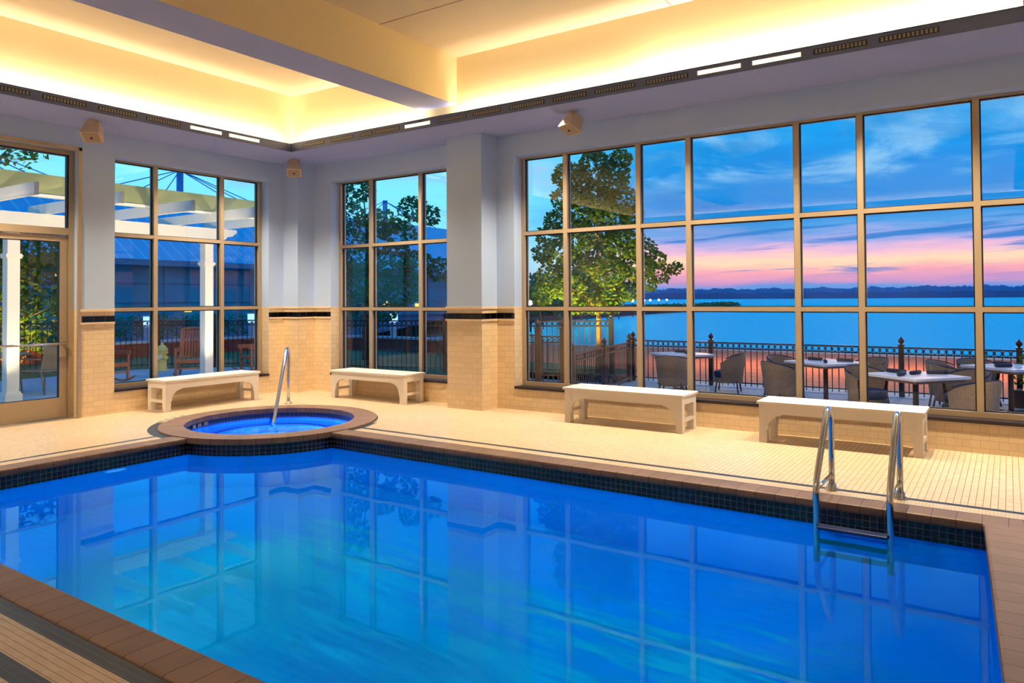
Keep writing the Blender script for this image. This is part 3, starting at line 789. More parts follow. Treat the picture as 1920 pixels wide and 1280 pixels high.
o = N.new('ShaderNodeOutputMaterial'); N.l.new(mx.outputs[0], o.inputs[0])
struct(MB().flat([(-3000,-100),(3500,-100),(3500,4200),(-3000,4200)], -1.6).build('ground_lake', lk, recalc=False), 'wide calm blue lake reflecting the dusk sky')
struct(MB().box(-16,40,17.6,18.0,-2.2,GZ+.02).build('ground_seawall', M_cappale), 'low stone seawall at the lake edge')
# far shore: rolling band of trees with real depth
def far_shore():
    b = MB(); random.seed(3)
    n = 1100; prev = None
    for i in range(n+1):
        a = R_(-62+ i*100/n)   # azimuth from +Y, left negative
        D = 2500+120*math.sin(i*.03)
        h = 33+2.2*math.sin(i*.031)+2.0*math.sin(i*.17+1)+1.6*math.sin(i*.53)+random.uniform(-2.0,2.0)
        cx, cy = 10.5+D*math.sin(a), -8.8+D*math.cos(a)
        ex, ey = 10.5+(D+160)*math.sin(a), -8.8+(D+160)*math.cos(a)
        row = [b.bm.verts.new(p) for p in ((cx,cy,-2),(cx,cy,h*.55),((cx*.8+ex*.2),(cy*.8+ey*.2),h*.85),((cx+ex)/2,(cy+ey)/2,h),(ex,ey,h*.5),(ex,ey,-2))]
        if prev:
            for k in range(5): b.bm.faces.new((prev[k],row[k],row[k+1],prev[k+1]))
        prev = row
    return b.build('far_shore', pbr('hazed_trees', (34,118,166), 1., var=.25, bscale=.02))  # distance haze is put into this blue tree colour
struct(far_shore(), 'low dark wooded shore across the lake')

# ---------------------------------------------------------------- trees
def leaf_cloud(blobs, per, size, seed, flat=.8):
    """blobs (x,y,z,r): shells of small pointed leaves"""
    rnd = random.Random(seed); V = []; Fc = []
    for (x, y, z, r) in blobs:
        n = int(per*r*r)
        for _ in range(n):
            while True:
                p = Vector((rnd.uniform(-1,1), rnd.uniform(-1,1), rnd.uniform(-1,1)))
                if .15 < p.length < 1: break
            p = p.normalized()*(p.length**.5)
            c = Vector((x+p.x*r, y+p.y*r, z+p.z*r*flat))
            a = Vector((rnd.gauss(0,1), rnd.gauss(0,1), rnd.gauss(0,.6))).normalized()
            bb = a.cross(Vector((rnd.gauss(0,1), rnd.gauss(0,1), rnd.gauss(0,1)))).normalized()
            L = size*rnd.uniform(.7,1.35); W = L*.55; k = len(V)
            V += [c-a*L*.5, c-bb*W*.5+a*L*.05, c+a*L*.5, c+bb*W*.5+a*L*.05]
            Fc.append((k,k+1,k+2,k+3))
    me = bpy.data.meshes.new('foliage'); me.from_pydata([tuple(v) for v in V], [], Fc); return me
def tree(name, base, blobs, trunk, mat, label, cat='tree', per=900, size=.12, seed=1, group=None, rt=.07, kind=None):
    r = empty(name, base, 0, label, cat, group, kind)
    me = leaf_cloud(blobs, per, size, seed); me.materials.append(mat)
    o = bpy.data.objects.new('foliage', me); COL.objects.link(o); o.parent = r
    if trunk:
        b = MB(); n = len(trunk)
        b.tube(trunk, [rt*(1-.75*i/(n-1)) for i in range(n)], 9)
        rnd = random.Random(seed+5)
        for (x, y, z, rr) in blobs:
            k = min(range(n), key=lambda i: abs(trunk[i][2]-(z-rr*.6-.25)))
            s_ = Vector(trunk[k]); e = Vector((x, y, z)); m_ = (s_+e)/2+Vector((rnd.uniform(-.06,.06), rnd.uniform(-.06,.06), .08))
            b.tube([s_, m_, e], [rt*.34, rt*.22, rt*.1], 5)
        b.build('trunk', M_bark, r)
    return r
CR = Vector((math.cos(R_(34.06)), math.sin(R_(34.06)), 0)); CD = Vector((-math.sin(R_(34.06)), math.cos(R_(34.06)), 0))
# the lit tree on the lake side; offsets: metres right, up, deep
def off_blobs(lst): return [tuple(CR*a+CD*d)[:2]+(z, r) for a, z, d, r in lst]
mp = off_blobs([(-.65,4.75,0,.42),(.55,5.15,0,.28),(-.1,5.3,.1,.22),(-.05,5.05,0,.36),(.45,4.85,.2,.36),(.3,4.55,-.2,.42),(-.45,4.6,.1,.42),(-.75,4.2,-.2,.36),(0,4.2,.3,.5),(.6,4.15,0,.46),(.85,3.85,.3,.30),(-.3,3.9,-.4,.46),
   (.3,3.75,-.4,.45),(-.85,3.7,.3,.42),(-1.1,3.35,0,.34),(.75,3.35,.2,.40),(0,3.45,.5,.5),(-.45,3.3,-.3,.46),(.45,3.1,-.4,.48),(1.05,3.05,.1,.36),(1.35,2.8,0,.28),
   (-1.25,2.95,.2,.30),(-.9,2.9,-.2,.40),(0,2.9,.4,.48),(.9,2.6,-.1,.42),(1.45,2.45,.1,.30),(1.80,2.58,0,.20),(1.15,2.25,.2,.28),(-.55,2.6,.1,.46),(.2,2.5,-.3,.46),(-1.1,2.4,0,.38),
   (-.7,2.15,-.2,.40),(-.2,2.1,.3,.42),(.35,2.05,0,.40),(.75,2.05,.3,.3),(-1.3,2.0,.2,.34),(-.1,1.75,-.1,.3),(.35,1.72,-.1,.24),(-.5,1.75,.1,.28)])
tree('leafy_tree', (2.62, 6.5, GZ), mp, [(0,0,0),(.02,0,.8),(0,.02,1.6),(-.04,0,2.4),(.02,.03,3.2),(0,0,4.0),(.03,0,4.9)], M_leaf,
     'large leafy tree lit yellow from below beside the terrace fence', per=2300, size=.115, seed=2, rt=.075)
spot('tree_uplight', (3.25, 5.3, -.15), (2.6, 6.3, 2.4), 80, .06, (1.0,.66,.12), 1000, .8)
spot('tree_uplight', (1.9, 5.6, -.15), (2.5, 6.5, 2.2), 75, .06, (1.0,.68,.12), 800, .8)
mb = off_blobs([(-.5,4.6,0,.5),(-.9,3.9,.3,.6),(.1,3.7,0,.5),(.9,4.1,.2,.42),(1.3,3.9,0,.35),(.6,3.4,-.2,.5),(-.6,3.0,0,.7),(-1.2,2.6,.4,.6),(.4,2.7,.2,.6),(1.0,2.6,0,.5),(-.3,2.1,0,.6),(.6,1.9,.2,.5),(1.6,2.5,.2,.4),(-.9,1.6,.2,.5),(.1,1.5,.2,.45),(2.0,2.7,.1,.3)])
mb = [(x*1.15, y*1.15, z*1.12-.2, r*1.1) for x, y, z, r in mb]
tree('garden_tree', (-4.6, 6.6, -.14), mb, [(-.3,-.2,0),(-.3,-.2,1.2),(-.2,-.1,2.4),(-.3,-.1,3.6),(-.4,-.1,4.8)], M_leafd,
     'dark green tree outside the window left of the pier', per=1100, size=.16, seed=4, rt=.07)
ml = off_blobs([(-1.2,1.6,0,.9),(-.3,1.5,.2,.8),(.5,1.4,0,.7),(-1.6,2.6,.4,.9),(-.5,2.5,0,.9),(.5,2.4,.3,.8),(1.3,1.7,.3,.6),(1.1,2.6,.1,.5),(-1,3.4,.5,.9),(.2,3.3,.2,.8),(-.2,.9,0,.6),(.7,.8,.2,.5),(-1.2,.9,.1,.6)])
tree('garden_tree', (-10.4, -.4, -.14), ml, [(0,0,0),(0,0,1.2),(-.1,0,2.4),(-.2,0,3.6)], M_leaf,
     'dense tree behind the glass door, lit yellow green near its foot', per=800, size=.17, seed=6, rt=.12)
spot('tree_uplight', (-8.9, -1.9, 0.1), (-10.3, -.6, .9), 75, .08, (1.0,.62,.06), 900, .9)
mt = off_blobs([(-.3,4.9,0,.5),(.3,5.1,.2,.45),(.8,4.9,0,.35),(-.9,5.0,.2,.5),(.45,4.6,-.1,.3),(-.4,4.5,0,.4)])
tree('garden_tree', (-6.6, -2.2, -.10), mt, [(-.1,0,0),(-.6,-.2,1.5),(-.5,-.2,3.0),(-.3,0,4.6)], M_leaf,
     'leafy branch of a tall tree above the pergola at the top left', per=420, size=.13, seed=8, rt=.05)
# trees and bushes across the drive, beside the lake inlet
rnd = random.Random(11)
bank = [(-20,47,2.3),(-24,58,3.0),(-29,66,3.0),(-26,50,2.2),(-36,70,2.8),(-17,39,2.0)]
for i, (x, y, r) in enumerate(bank):
    bl = [(rnd.uniform(-r,r)*.7, rnd.uniform(-r,r)*.7, 1.0+rnd.uniform(0,1)*r*1.1, r*.55) for _ in range(8)]
    tree('bank_tree', (x,y,-.2), bl, [(0,0,0),(0,0,1.5)], M_leafd, ['rounded dark tree on the near bank, behind the left side of the lit tree','taller dark tree on the inlet bank','dark tree at the end of the inlet bank','low bushy tree on the inlet bank','farthest dark tree on the inlet bank','small dark tree nearest the window frame on the bank'][i],
         per=34, size=.55, seed=20+i, rt=.12, group='trees on the inlet bank')

# ---------------------------------------------------------------- inlet pier with lamps
pr = MB(); pl = [(-43,74),(-50,130),(-57,222),(-66,222),(-110,150),(-75,74)]
pr.prism(pl, -2.2, -.9); struct(pr.build('ground_spit', pbr('spit_earth', (20,60,66), .95, var=.3, bscale=.3)), 'dark green spit of land reaching into the lake')
hv = []
for i in range(90):
    t = i/90; x = -44-13.5*t+rnd.uniform(-5,0); y = 76+144*t; hv.append((x, y, -.5+rnd.uniform(0,.4), 1.0+.5*t))
hme = leaf_cloud(hv, 26, .55, 33, .5); hme.materials.append(M_leafd); hob = bpy.data.objects.new('shore_hedge', hme); COL.objects.link(hob)
tag(hob, 'low green planting along the lake spit', 'hedge', kind='stuff')
M_lamp = pbr('lamp_globe', (255,250,235), .4, emis=(255,248,225), es=9.)
M_pole = pbr('lamp_pole', (30,50,60), .5, .4)
def lamp(h=2.4, r=.22):
    o = empty('street_lamp'); MB().tube([(0,0,0),(0,0,h)], .06, 6).build('pole', M_pole, o)
    MB().lathe([(.02,h),(r*.8,h+r*.4),(r,h+r),(r*.7,h+r*1.6),(.02,h+r*2)], seg=10).build('lamp_globe', M_lamp, o); return o
l0 = lamp()
spots = [(1018,72),(1048,78),(1078,84),(1100,92),(1160,104),(1186,116),(1207,128),(1219,142),(1235,160),(1250,180),(1138,98),(994,66)]
wh = ['far left, at the foot of the window frame','second from the left','behind the left edge of the lit tree','left of the lit trunk','just right of the lit trunk','left one of the brightest pair','right one of the brightest pair','first beyond the middle mullion','second beyond the middle mullion','at the far tip of the spit','hidden low behind the lit trunk','at the very left edge of the lake window']
def px_dir(px, depth):
    k = (px-960)/1375.9; v = CD+CR*k; return 10.535+v.x*depth, -8.784+v.y*depth
for i, (px, dp) in enumerate(spots):
    x, y = px_dir(px, dp); o = l0 if i == 0 else copy_tree(l0)
    o.location = (x, y, -1.35); tag(o, 'glowing white lamp on the lake spit, '+wh[i], 'street lamp', 'lamps along the lake spit')

# ---------------------------------------------------------------- fences
def post(b_h, r=.045, mat=None, par=None, loc=(0,0,0)):
    b = MB(); x, y, z = loc
    b.box(x-r, x+r, y-r, y+r, z, z+b_h+.03)
    b.box(x-r*1.25, x+r*1.25, y-r*1.25, y+r*1.25, z+b_h+.03, z+b_h+.055)
    b.lathe([(.02,0),(.024,.02),(.05,.05),(.055,.075),(.05,.10),(.02,.125),(.012,.15)], (x,y,z+b_h+.05), 10)
    return b.build('post', mat or M_iron, par)
def panel(L, h, mat, par, a, ang, z, pitch=.125, th=.016):
    b = MB(); n = max(2, round(L/pitch)); p = L/n
    M = Matrix.Translation((a[0], a[1], z)) @ Matrix.Rotation(ang, 4, 'Z')
    for zz in (h, h-p*1.02, .09): b.box(0, L, -.016, .016, zz-.014, zz+.010, 0, M)
    for i in range(n):
        if i: b.box(i*p-th/2, i*p+th/2, -th/2, th/2, .02, h, 0, M)
        c = M @ Vector(((i+.5)*p, 0, h-p*.51))
        b.torus(c, (M.to_3x3() @ Vector((0,1,0))), p*.40, .0075, 12, 4)
    return b.build('panel', mat, par)
def fence(name, pts, z, h, mat, label, L=1.83, pr=.045):
    r = empty(name, (pts[0][0], pts[0][1], z), 0, label, 'fence')
    o0 = Vector(pts[0])
    for k in range(len(pts)-1):
        a, b_ = Vector(pts[k])-o0, Vector(pts[k+1])-o0; d = b_-a; n = max(1, round(d.length/L)); st = d/n; ang = math.atan2(d.y, d.x)
        for i in range(n):
            q = a+st*i; post(h, pr, mat, r, (q.x, q.y, 0)); panel(st.length, h, mat, r, (q.x, q.y), ang, 0)
    q = Vector(pts[-1])-o0; post(h, pr, mat, r, (q.x, q.y, 0)); return r
fence('iron_fence', [(3.36,6.8),(14.34,6.8)], GZ, .93, M_iron, 'dark iron fence with a row of rings along the lake edge of the terrace')
fence('iron_fence', [(3.40,6.50),(4.15,2.55)], GZ, .90, M_irontan, 'brown iron picket fence running from the lit tree back toward the building')
fence('iron_fence', [(-8.6,-11.0),(-8.6,.2),(-8.0,2.0),(-5.6,3.7),(-2.6,4.3),(1.2,5.6),(3.0,6.4)], -.14, 1.22, M_iron, 'tall black iron fence around the left patio')
# unseen warm points added to brighten the promenade bricks
for k in range(7): point('promenade_fill', (3.2+1.9*k, 12.0+.1*k, 2.0), 0, (1.0,.60,.32), 170)
# tall gate beside the window
gt = empty('garden_gate', (4.02, 1.62, GZ), R_(22), 'tall brown iron gate with ball topped posts at the left of the lake window', 'gate')
for x in (0, .42): post(1.36, .05, M_irontan, gt, (x,0,0))
b = MB()
for i in range(1, 5): b.box(i*.084-.009, i*.084+.009, -.009, .009, .05, 1.22)
for zz in (.12, .62, 1.16, 1.26): b.box(.05, .37, -.014, .014, zz-.012, zz+.012)
for i in range(4): b.torus((.042+i*.084+.03, 0, 1.21), (0,1,0), .034, .006, 10, 4)
b.build('gate_leaf', M_irontan, gt)
b = MB()
for i in range(1, 4): b.box(-i*.09-.009, -i*.09+.009, -.009, .009, .05, 1.3)
for zz in (.12, 1.16, 1.28): b.box(-.34, -.05, -.014, .014, zz-.012, zz+.012)
for i in range(3): b.torus((-.09-i*.09, 0, 1.22), (0,1,0), .034, .006, 10, 4)
b.build('side_panel', M_irontan, gt)
spot('gate_light', (5.2, .75, -.2), (4.1, 1.8, .7), 100, .05, (1.0,.6,.25), 26, .8)

# low planting round the gate foot
for i, (x, y, r, lb) in enumerate(((4.05,.95,.20,'small green shrub under the garden gate'),(4.62,1.25,.22,'small green shrub right of the garden gate'))):
    tree('low_shrub', (x,y,GZ), [(0,0,.16,r),(.12,.08,.12,r*.8),(-.12,.05,.1,r*.8)], None, M_leafy, lb, cat='shrub', per=2600, size=.06, seed=40+i)

# ---------------------------------------------------------------- terrace furniture
def wicker_chair():
    r = empty('wicker_chair'); n = 18
    b = MB(); R1 = .32; prev = None
    for i in range(n+1):
        a = R_(-20+220*i/n); fr_ = .5-.5*math.cos(2*math.pi*i/n); hh = .60+.18*math.sin(math.pi*i/n)
        ro = R1*(1+.10*fr_); c, s_ = math.cos(a), math.sin(a)
        row = [b.bm.verts.new(p) for p in ((R1*.86*c, R1*.86*s_, .20), (ro*c, ro*s_, hh), ((ro-.03)*c, (ro-.03)*s_, hh+.01), ((ro-.045)*c, (ro-.045)*s_, hh-.01), ((R1*.86-.04)*c, (R1*.86-.04)*s_, .36))]
        if prev:
            for k in range(4): f = b.bm.faces.new((prev[k], row[k], row[k+1], prev[k+1])); f.smooth = True
        prev = row
    b.build('wicker_shell', M_wick, r)
    MB().lathe([(.26,.30),(.275,.34),(.275,.40),(.25,.43)], seg=20).build('seat_cushion', M_cush, r)
    MB().lathe([(.27,.2),(.285,.22),(.285,.29),(.26,.30)], seg=20).build('seat_base', M_wick, r)
    for sx in (-1, 1):
        for sy in (-1, 1):
            MB().tube([(sx*.24, sy*.22, 0), (sx*.20, sy*.19, .26)], .016, 8).build('leg', M_irontan, r)
    MB().tube([(.325*math.cos(R_(t)), .325*math.sin(R_(t)), .785-.14*abs((t-90)/110)**2) for t in range(0, 181, 15)], .012, 6).build('top_rim', M_cush, r)
    return r
def patio_table(w):
    r = empty('terrace_table'); MB().box(-w/2, w/2, -w/2, w/2, .71, .75).build('tabletop', M_table, r, bevel=.006)
    MB().tube([(0,0,.02),(0,0,.71)], .04, 10).build('pedestal', M_irontan, r)
    b = MB(); b.bar((-.3,0,.02),(.3,0,.02),.06,.035); b.bar((0,-.3,.02),(0,.3,.02),.06,.035); b.build('foot', M_irontan, r)
    MB().box(-w/2+.05, w/2-.05, -w/2+.05, w/2-.05, .67, .71).build('apron', pbr('table_apron', (176,120,88), .6), r)
    return r
tb = patio_table(.98); ch0 = wicker_chair(); nap0 = None
T = [((9.40,3.36), -39, 'nearest terrace table, white with four dark napkin rolls'), ((7.84,5.09), -35, 'white terrace table behind the right hand bench'),
     ((4.95,5.70), -38, 'far white terrace table beside the picket fence'), ((10.55,5.55), -42, 'white terrace table at the right edge of the window')]
CH = [[(51,'behind the nearest table, on its far right side'),(141,'behind the nearest table, on its far left side'),(-39,'tucked at the right of the nearest table, by the mullion')],
      [(51,'on the right of the table behind the right bench'),(150,'on the left of the table behind the right bench'),(231,'on the near side of the table behind the right bench')],
      [(10,'right of the far table by the picket fence'),(-80,'in front of the far table by the picket fence')],
      [(120,'behind the table at the right edge'),(165,'left of the table at the right edge'),(215,'in front of the right edge table')]]
NP = [[(-.30,-.05,20),(.05,-.30,-60),(.08,.32,60),(-.02,0.02,110)], [(-.25,0,15),(.2,-.2,-40),(.2,.25,30)], [(-.2,.1,30),(.2,0,-20)], [(-.25,.1,10),(.1,-.25,80)]]
first_c = True
wn_ = [['at the left corner','near the front corner','at the back','in the middle'],['left one','front one','back one'],['left one','right one'],['left one','front one']]
for ti, ((cx, cy), rz, lb) in enumerate(T):
    o = tb if ti == 0 else copy_tree(tb)
    o.location = (cx, cy, GZ); o.rotation_euler = (0,0,R_(rz)); tag(o, lb, 'table', 'terrace dining tables')
    for (a, nm) in CH[ti]:
        c = ch0 if first_c else copy_tree(ch0); first_c = False
        c.location = (cx+.92*math.cos(R_(a)), cy+.92*math.sin(R_(a)), GZ); c.rotation_euler = (0,0,R_(a-90))
        tag(c, 'brown wicker tub chair '+nm, 'chair', 'wicker chairs on the terrace')
    for ni, (x, y, a) in enumerate(NP[ti]):
        v = Matrix.Rotation(R_(rz), 3, 'Z') @ Vector((x, y, 0))
        if nap0 is None:
            nb = MB(); nb.tube([(-.14,0,.03),(-.13,0,.03),(.13,0,.03),(.14,0,.03)], [.02,.03,.03,.02], 10); nap0 = nb.build('napkin_roll', M_nap); c = nap0
        else: c = nap0.copy(); COL.objects.link(c)
        c.location = (cx+v.x, cy+v.y, GZ+.751); c.rotation_euler = (0,0,R_(a+rz))
        tag(c, 'rolled dark napkin, %s on the %s' % (wn_[ti][ni], ['nearest terrace table','table behind the right bench','far table by the picket fence','right edge table'][ti]), 'napkin', 'napkin rolls on the terrace tables')
for x in (5.4, 8.0, 10.6): spot('terrace_fill', (x, .55, 3.5), (x+.3, 3.6, 0), 120, .06, (1.0,.74,.50), 100, 1.)  # unseen warm spots added to brighten the terrace furniture
# planter shrub by the fence at the right edge
pt = empty('potted_shrub', (10.70, 6.35, GZ), 0, 'small green potted shrub by the fence post at the right edge', 'potted plant')
MB().lathe([(.13,0),(.17,.28),(.18,.30),(.15,.30)], seg=16).build('pot', M_irontan, pt)
me = leaf_cloud([(0,0,.5,.16),(0,0,.68,.12),(.03,0,.84,.07)], 6000, .05, 51); me.materials.append(M_leafy); o = bpy.data.objects.new('foliage', me); COL.objects.link(o); o.parent = pt

# ---------------------------------------------------------------- left patio: pergola
pg = empty('pergola', (-3.3, -3.3, -.10), 0, 'white pergola with square columns outside the left windows', 'pergola')
def pcol(y):
    b = MB(); b.box(-.095, .095, y-.095, y+.095, 0, 2.95)
    for z0, w in ((0,.13),(.16,.115),(2.42,.118),(2.45,.13),(2.47,.118),(2.88,.125)): b.box(-w, w, y-w, y+w, z0, z0+(.16 if z0 == 0 else .03))
    return b.build('column', M_pwhite, pg, bevel=.006)
for y in (0, 3.62, -3.6): pcol(y)
def beamend(y0, y1, z0, z1, x, t):
    poly = [(y0,z0),(y1-.42,z0),(y1-.36,z0+.03),(y1-.28,z0+.03),(y1-.22,z0+.09),(y1-.10,z0+.11),(y1-.04,z0+.17),(y1,z0+.18),(y1,z1),(y0,z1)]
    M = Matrix(((0,0,1,x),(1,0,0,0),(0,1,0,0),(0,0,0,1)))
    return MB().prism(poly, -t/2, t/2, 0, M).build('beam', M_pwhite, pg)
beamend(-5.2, 4.25, 2.95, 3.20, .10, .05); beamend(-5.2, 4.25, 2.95, 3.20, -.10, .05)
for k, y in enumerate((-4.3,-3.1,-1.9,-.7,.5,1.7,2.9,3.95)):
    MB().box(-.55, 2.55, y-.03, y+.03, 3.20, 3.38).build('rafter', M_pwhite, pg)
MB().box(1.18, 1.26, -5.2, 5.0, 3.385, 3.70).build('reflection_board', M_olive, pg)  # added board in place of a cove reflection in the glass
MB().box(1.16, 1.28, -5.2, 4.6, 3.34, 3.385).build('ledger', M_pwhite, pg)
for y in (-5.0, -3.0, -1.2, .4): spot('patio_light', (-.55, y, 2.3), (-3.3, y+.2, 2.9), 150, .08, (1.0,.78,.5), 110, 1.)
for y in (-3.3, .33): spot('column_uplight', (-2.6, y-.3, .0), (-3.3, y, 2.0), 80, .05, (1.0,.78,.5), 90, .9)

# rocking chairs
def rocker():
    r = empty('rocking_chair')
    for sx in (-1, 1):
        x = sx*.27
        pts = [(x, -.46+.92*t/12, .03+.16*((t/12-.45)*1.9)**2) for t in range(13)]
        MB().tube(pts, .02, 6).build('rocker', M_wood, r)
        MB().bar((x,-.24,.06),(x,-.25,.62),.045,.045).build('front_leg', M_wood, r)
        MB().bar((x,.22,.07),(x,.25,.44),.045,.045).build('rear_leg', M_wood, r)
        MB().bar((x,-.32,.63),(x,.27,.61),.03,.09).build('armrest', M_wood, r)
        MB().bar((x*.98,.22,.40),(x*.98,.46,1.08),.045,.035).build('back_post', M_wood, r)
    b = MB()
    for i in range(7): b.box(-.27, .27, -.26+i*.075, -.20+i*.075, .40-.006*i, .42-.006*i)
    b.box(-.27,.27,-.27,-.245,.34,.42); b.build('seat', M_wood, r)
    b = MB()
    for i in range(8):
        x = -.215+i*.0615; b.bar((x,.24,.44),(x,.44,1.04),.042,.014)
    b.bar((-.27,.235,.45),(.27,.235,.45),.04); b.build('back_slats', M_wood, r)
    tp = MB(); tp.tube([(-.28,.45,1.06),(-.12,.47,1.075),(.12,.47,1.075),(.28,.45,1.06)], .03, 6); tp.build('top_rail', M_wood, r)
    MB().bar((-.27,-.245,.22),(.27,-.245,.22),.03).build('stretcher', M_wood, r)
    return r
rk = rocker(); GR = 'teak rocking chairs on the left patio'
rk.location = (-4.45, .70, -.10); rk.rotation_euler = (0,0,R_(48)); tag(rk, 'brown wooden rocking chair in the middle, beside the pergola column', 'rocking chair', GR)
copy_tree(rk, (-4.05, 2.10, -.10), R_(-11), 'brown wooden rocking chair at the right edge of the left wall window', GR)
copy_tree(rk, (-4.95, -.85, -.10), R_(99), 'brown wooden rocking chair cut by the left edge of the left wall window', GR)
spot('patio_light', (-.6, 1.1, 1.6), (-4.3, 1.0, .4), 90, .08, (1.0,.6,.32), 60, 1.)

# yellow hydrant
hy = empty('fire_hydrant', (-6.62, 1.30, -.12), 0, 'pale yellow fire hydrant behind the rocking chairs', 'hydrant')
M_hy = pbr('hydrant_yellow', (226,206,110), .5)
MB().lathe([(.15,0),(.15,.04),(.11,.05),(.11,.42),(.14,.43),(.14,.47)], seg=16).build('barrel', M_hy, hy)
MB().lathe([(.14,.47),(.13,.55),(.08,.62),(.03,.65),(.03,.70)], seg=16).build('bonnet', M_hy, hy)
MB().tube([(-.19,0,.34),(.19,0,.34)], .05, 10).build('side_nozzle', M_hy, hy)
MB().tube([(0,0,.36),(.10,-.14,.36)], .06, 10).build('front_nozzle', pbr('nozzle_pale', (236,228,190), .5), hy)
# sling chairs and table behind the door
def sling():
    r = empty('patio_chair')
    for sx in (-1,1):
        MB().tube([(sx*.27,-.25,0),(sx*.27,-.24,.62),(sx*.27,-.18,.65),(sx*.27,.24,.64)], .014, 6).build('arm_frame', M_tan, r)
        MB().tube([(sx*.25,.30,0),(sx*.25,.22,.42),(sx*.25,.34,.95)], .014, 6).build('rear_frame', M_tan, r)
    MB().box(-.25,.25,-.24,.24,.41,.43).build('seat', M_tan, r)
    b = MB(); b.bar((0,.23,.46),(0,.34,.94),.50,.012); b.build('backrest', M_tan, r)
    return r
sl = sling(); sl.location = (-4.35,-2.35,-.10); sl.rotation_euler = (0,0,R_(-70)); tag(sl, 'tan metal patio chair behind the glass door, right of the white column', 'chair', 'tan patio chairs behind the glass door')
copy_tree(sl, (-5.4,-3.3,-.10), R_(100), 'tan metal patio chair behind the glass door, left of the white column')
td = empty('patio_table', (-4.85,-2.85,-.10), 0, 'low tan patio table between the chairs behind the door', 'table')
MB().lathe([(.44,.70),(.46,.71),(.46,.73),(.44,.74)], seg=24).build('tabletop', M_tan, td)
for a in (45,135,225,315): MB().tube([(.36*math.cos(R_(a)),.36*math.sin(R_(a)),0),(.30*math.cos(R_(a)),.30*math.sin(R_(a)),.70)], .015, 6).build('leg', M_tan, td)

# ---------------------------------------------------------------- garden wall, hedge, bollards
gw = empty('garden_wall', (-12.2, 3.1, -.16), 0, 'low curved brick wall with a pale stone cap beyond the patio fence', 'wall')
path = [(-12.6,-16),(-12.6,-4),(-12.3,1),(-12.1,4),(-11.9,6.5),(-11.2,8.3),(-9.8,9.3),(-8.0,9.7),(-5.5,9.6),(-3.2,9.4),(-1.0,9.0)]
bw = MB(); cw = MB()
for i in range(len(path)-1):
    a = (path[i][0]+12.2, path[i][1]-3.1); c_ = (path[i+1][0]+12.2, path[i+1][1]-3.1)
    bw.bar((a[0],a[1],.22), (c_[0],c_[1],.22), .30, .44); cw.bar((a[0],a[1],.47), (c_[0],c_[1],.47), .38, .07)
bw.build('brickwork', M_brick, gw); cw.build('cap', M_cappale, gw)
hb_ = []
for i in range(60):
    t = i/59; hb_.append((-19.5-1.5*math.sin(t*3)+rnd.uniform(-.3,.3), -14+36*t, .45, .55))
me = leaf_cloud(hb_, 420, .16, 61, 1.0); me.materials.append(M_leafd); o = bpy.data.objects.new('hedge', me); COL.objects.link(o)
tag(o, 'long clipped green hedge across the drive', 'hedge', kind='stuff')
M_bol = pbr('bollard_light', (190,225,255), .4, emis=(170,215,255), es=1.0)
def bollard():
    r = empty('light_bollard'); MB().box(-.11,.11,-.11,.11,0,.75).build('body', M_cappale, r); MB().box(-.13,.13,-.13,.13,.75,1.15).build('lantern', M_bol, r)
    MB().box(-.16,.16,-.16,.16,1.15,1.2).build('cap', M_cappale, r); return r
bo = bollard(); bo.location = (-18.0, 7.4, -.16); tag(bo, 'pale light bollard in front of the hedge, left pane of the left window', 'light bollard', 'light bollards along the drive')
copy_tree(bo, (-18.6, 12.7, -.16), 0, 'pale light bollard in front of the hedge, right pane of the left window')
bl_ = copy_tree(bo, (-12.2, 15.4, -.16), 0, 'bright light bollard seen between the fence pickets left of the pier')

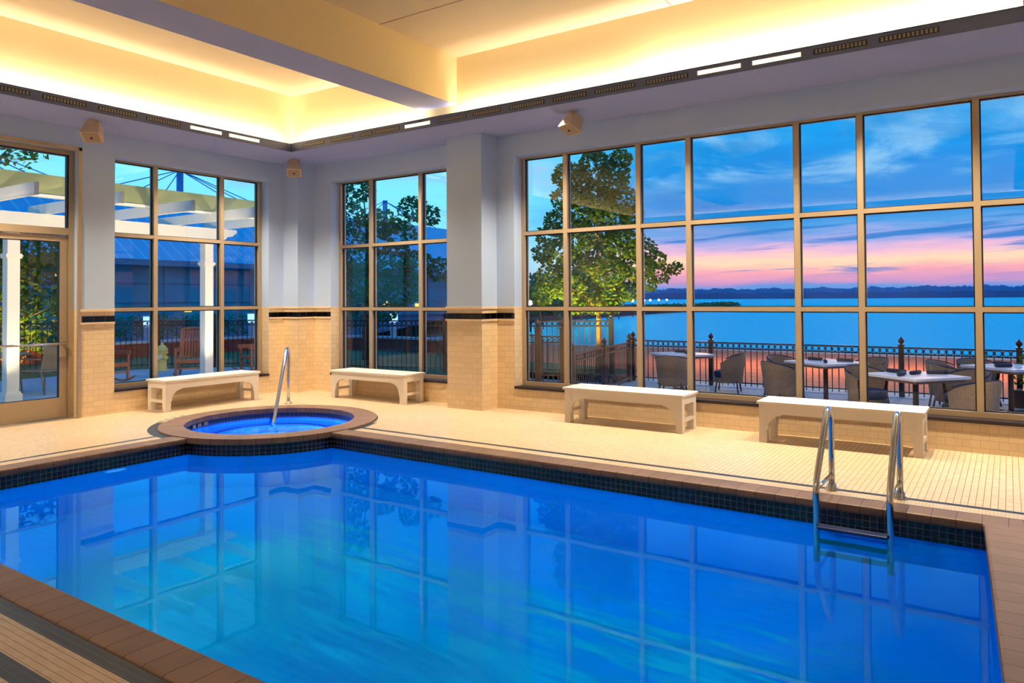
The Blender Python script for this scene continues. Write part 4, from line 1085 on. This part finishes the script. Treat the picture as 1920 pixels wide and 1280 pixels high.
# ---------------------------------------------------------------- far building with blue metal roof
M_roof = bpy.data.materials.new('blue_metal_roof'); M_roof.use_nodes = True; N = NT(M_roof.node_tree); b = N.n['Principled BSDF']
ge = N.new('ShaderNodeNewGeometry'); pp = N.sep(ge.outputs['Position'])
seam = N.m('GREATER_THAN', N.m('ABSOLUTE', N.m('SUBTRACT', N.m('FRACT', N.m('DIVIDE', pp[1], 1.1)), .5)), .42)
N.put(b.inputs['Base Color'], N.mix(seam, lin4((0,186,226)), lin4((70,215,240)))); b.inputs['Roughness'].default_value = .45
M_fglass = pbr('facade_glass', (24,146,172), .6, var=.3, bscale=.6)
M_fbar = pbr('facade_bar', (60,130,160), .5)
bd = empty('conference_building', (-45, 30, -.2), 0, 'long glass fronted building with a sloping blue metal roof and a cable mast', 'building')
Y0, Y1 = -50, 42
MB().box(-30, 0, Y0, Y1, 0, 4.7).build('glass_facade', M_fglass, bd)
rb = MB(); M = Matrix(((1,0,0,0),(0,0,1,0),(0,1,0,0),(0,0,0,1)))
rb.prism([(1.2,4.65),(1.2,4.95),(-9,11.6),(-16,12.6),(-26,11.5),(-31,4.95),(-31,4.65)], Y0-1, Y1+1, 0, M); rb.build('roof', M_roof, bd)
MB().box(1.1, 1.4, Y0-1, Y1+1, 4.55, 5.0).build('eave', M_fbar, bd)
for z in (3.25, 1.75, .2): MB().box(.0, .12, Y0, Y1, z-.05, z+.05).build('transom', M_fbar, bd)
mm = MB()
for k in range(int((Y1-Y0)/4)+1): mm.box(0, .08, Y0+4*k-.04, Y0+4*k+.04, 0, 4.7)
mm.build('mullion', M_fbar, bd)
M_mast = pbr('mast_blue', (40,140,205), .5)
for (mx, my) in ((-14.4, 4.2), (-14.4, -16), (-14.4, 34)):
    MB().tube([(mx,my,10),(mx,my,15.3)], .33, 10).build('mast', M_mast, bd)
    cb = MB()
    for dy, dx in ((-9,4),(-5.5,5),(5.5,5),(9,4),(-13,2),(14,2)): cb.tube([(mx,my,15.2),(mx+dx,my+dy,10.6)], .05, 5)
    cb.build('stay_cable', M_mast, bd)
M_win = pbr('lit_window', (255,200,110), .4, emis=(255,190,95), es=1.4)
for k, (y, z, s_) in enumerate([(-13,2.0,.16),(-9.6,1.2,.22),(-7,2.3,.14),(-4,1.1,.3),(.6,1.2,.24),(4.5,1.6,.2),(9,1.1,.26),(19,1.5,.4),(24,1.2,.35),(30,1.3,.4),(-15,3.6,.13),(-14,3.7,.13),(-12.5,3.55,.12),(36,1.6,.9)]):
    MB().box(.12, .16, y-s_, y+s_, z-s_*.55, z+s_*.55).build('lit_pane', M_win, bd)
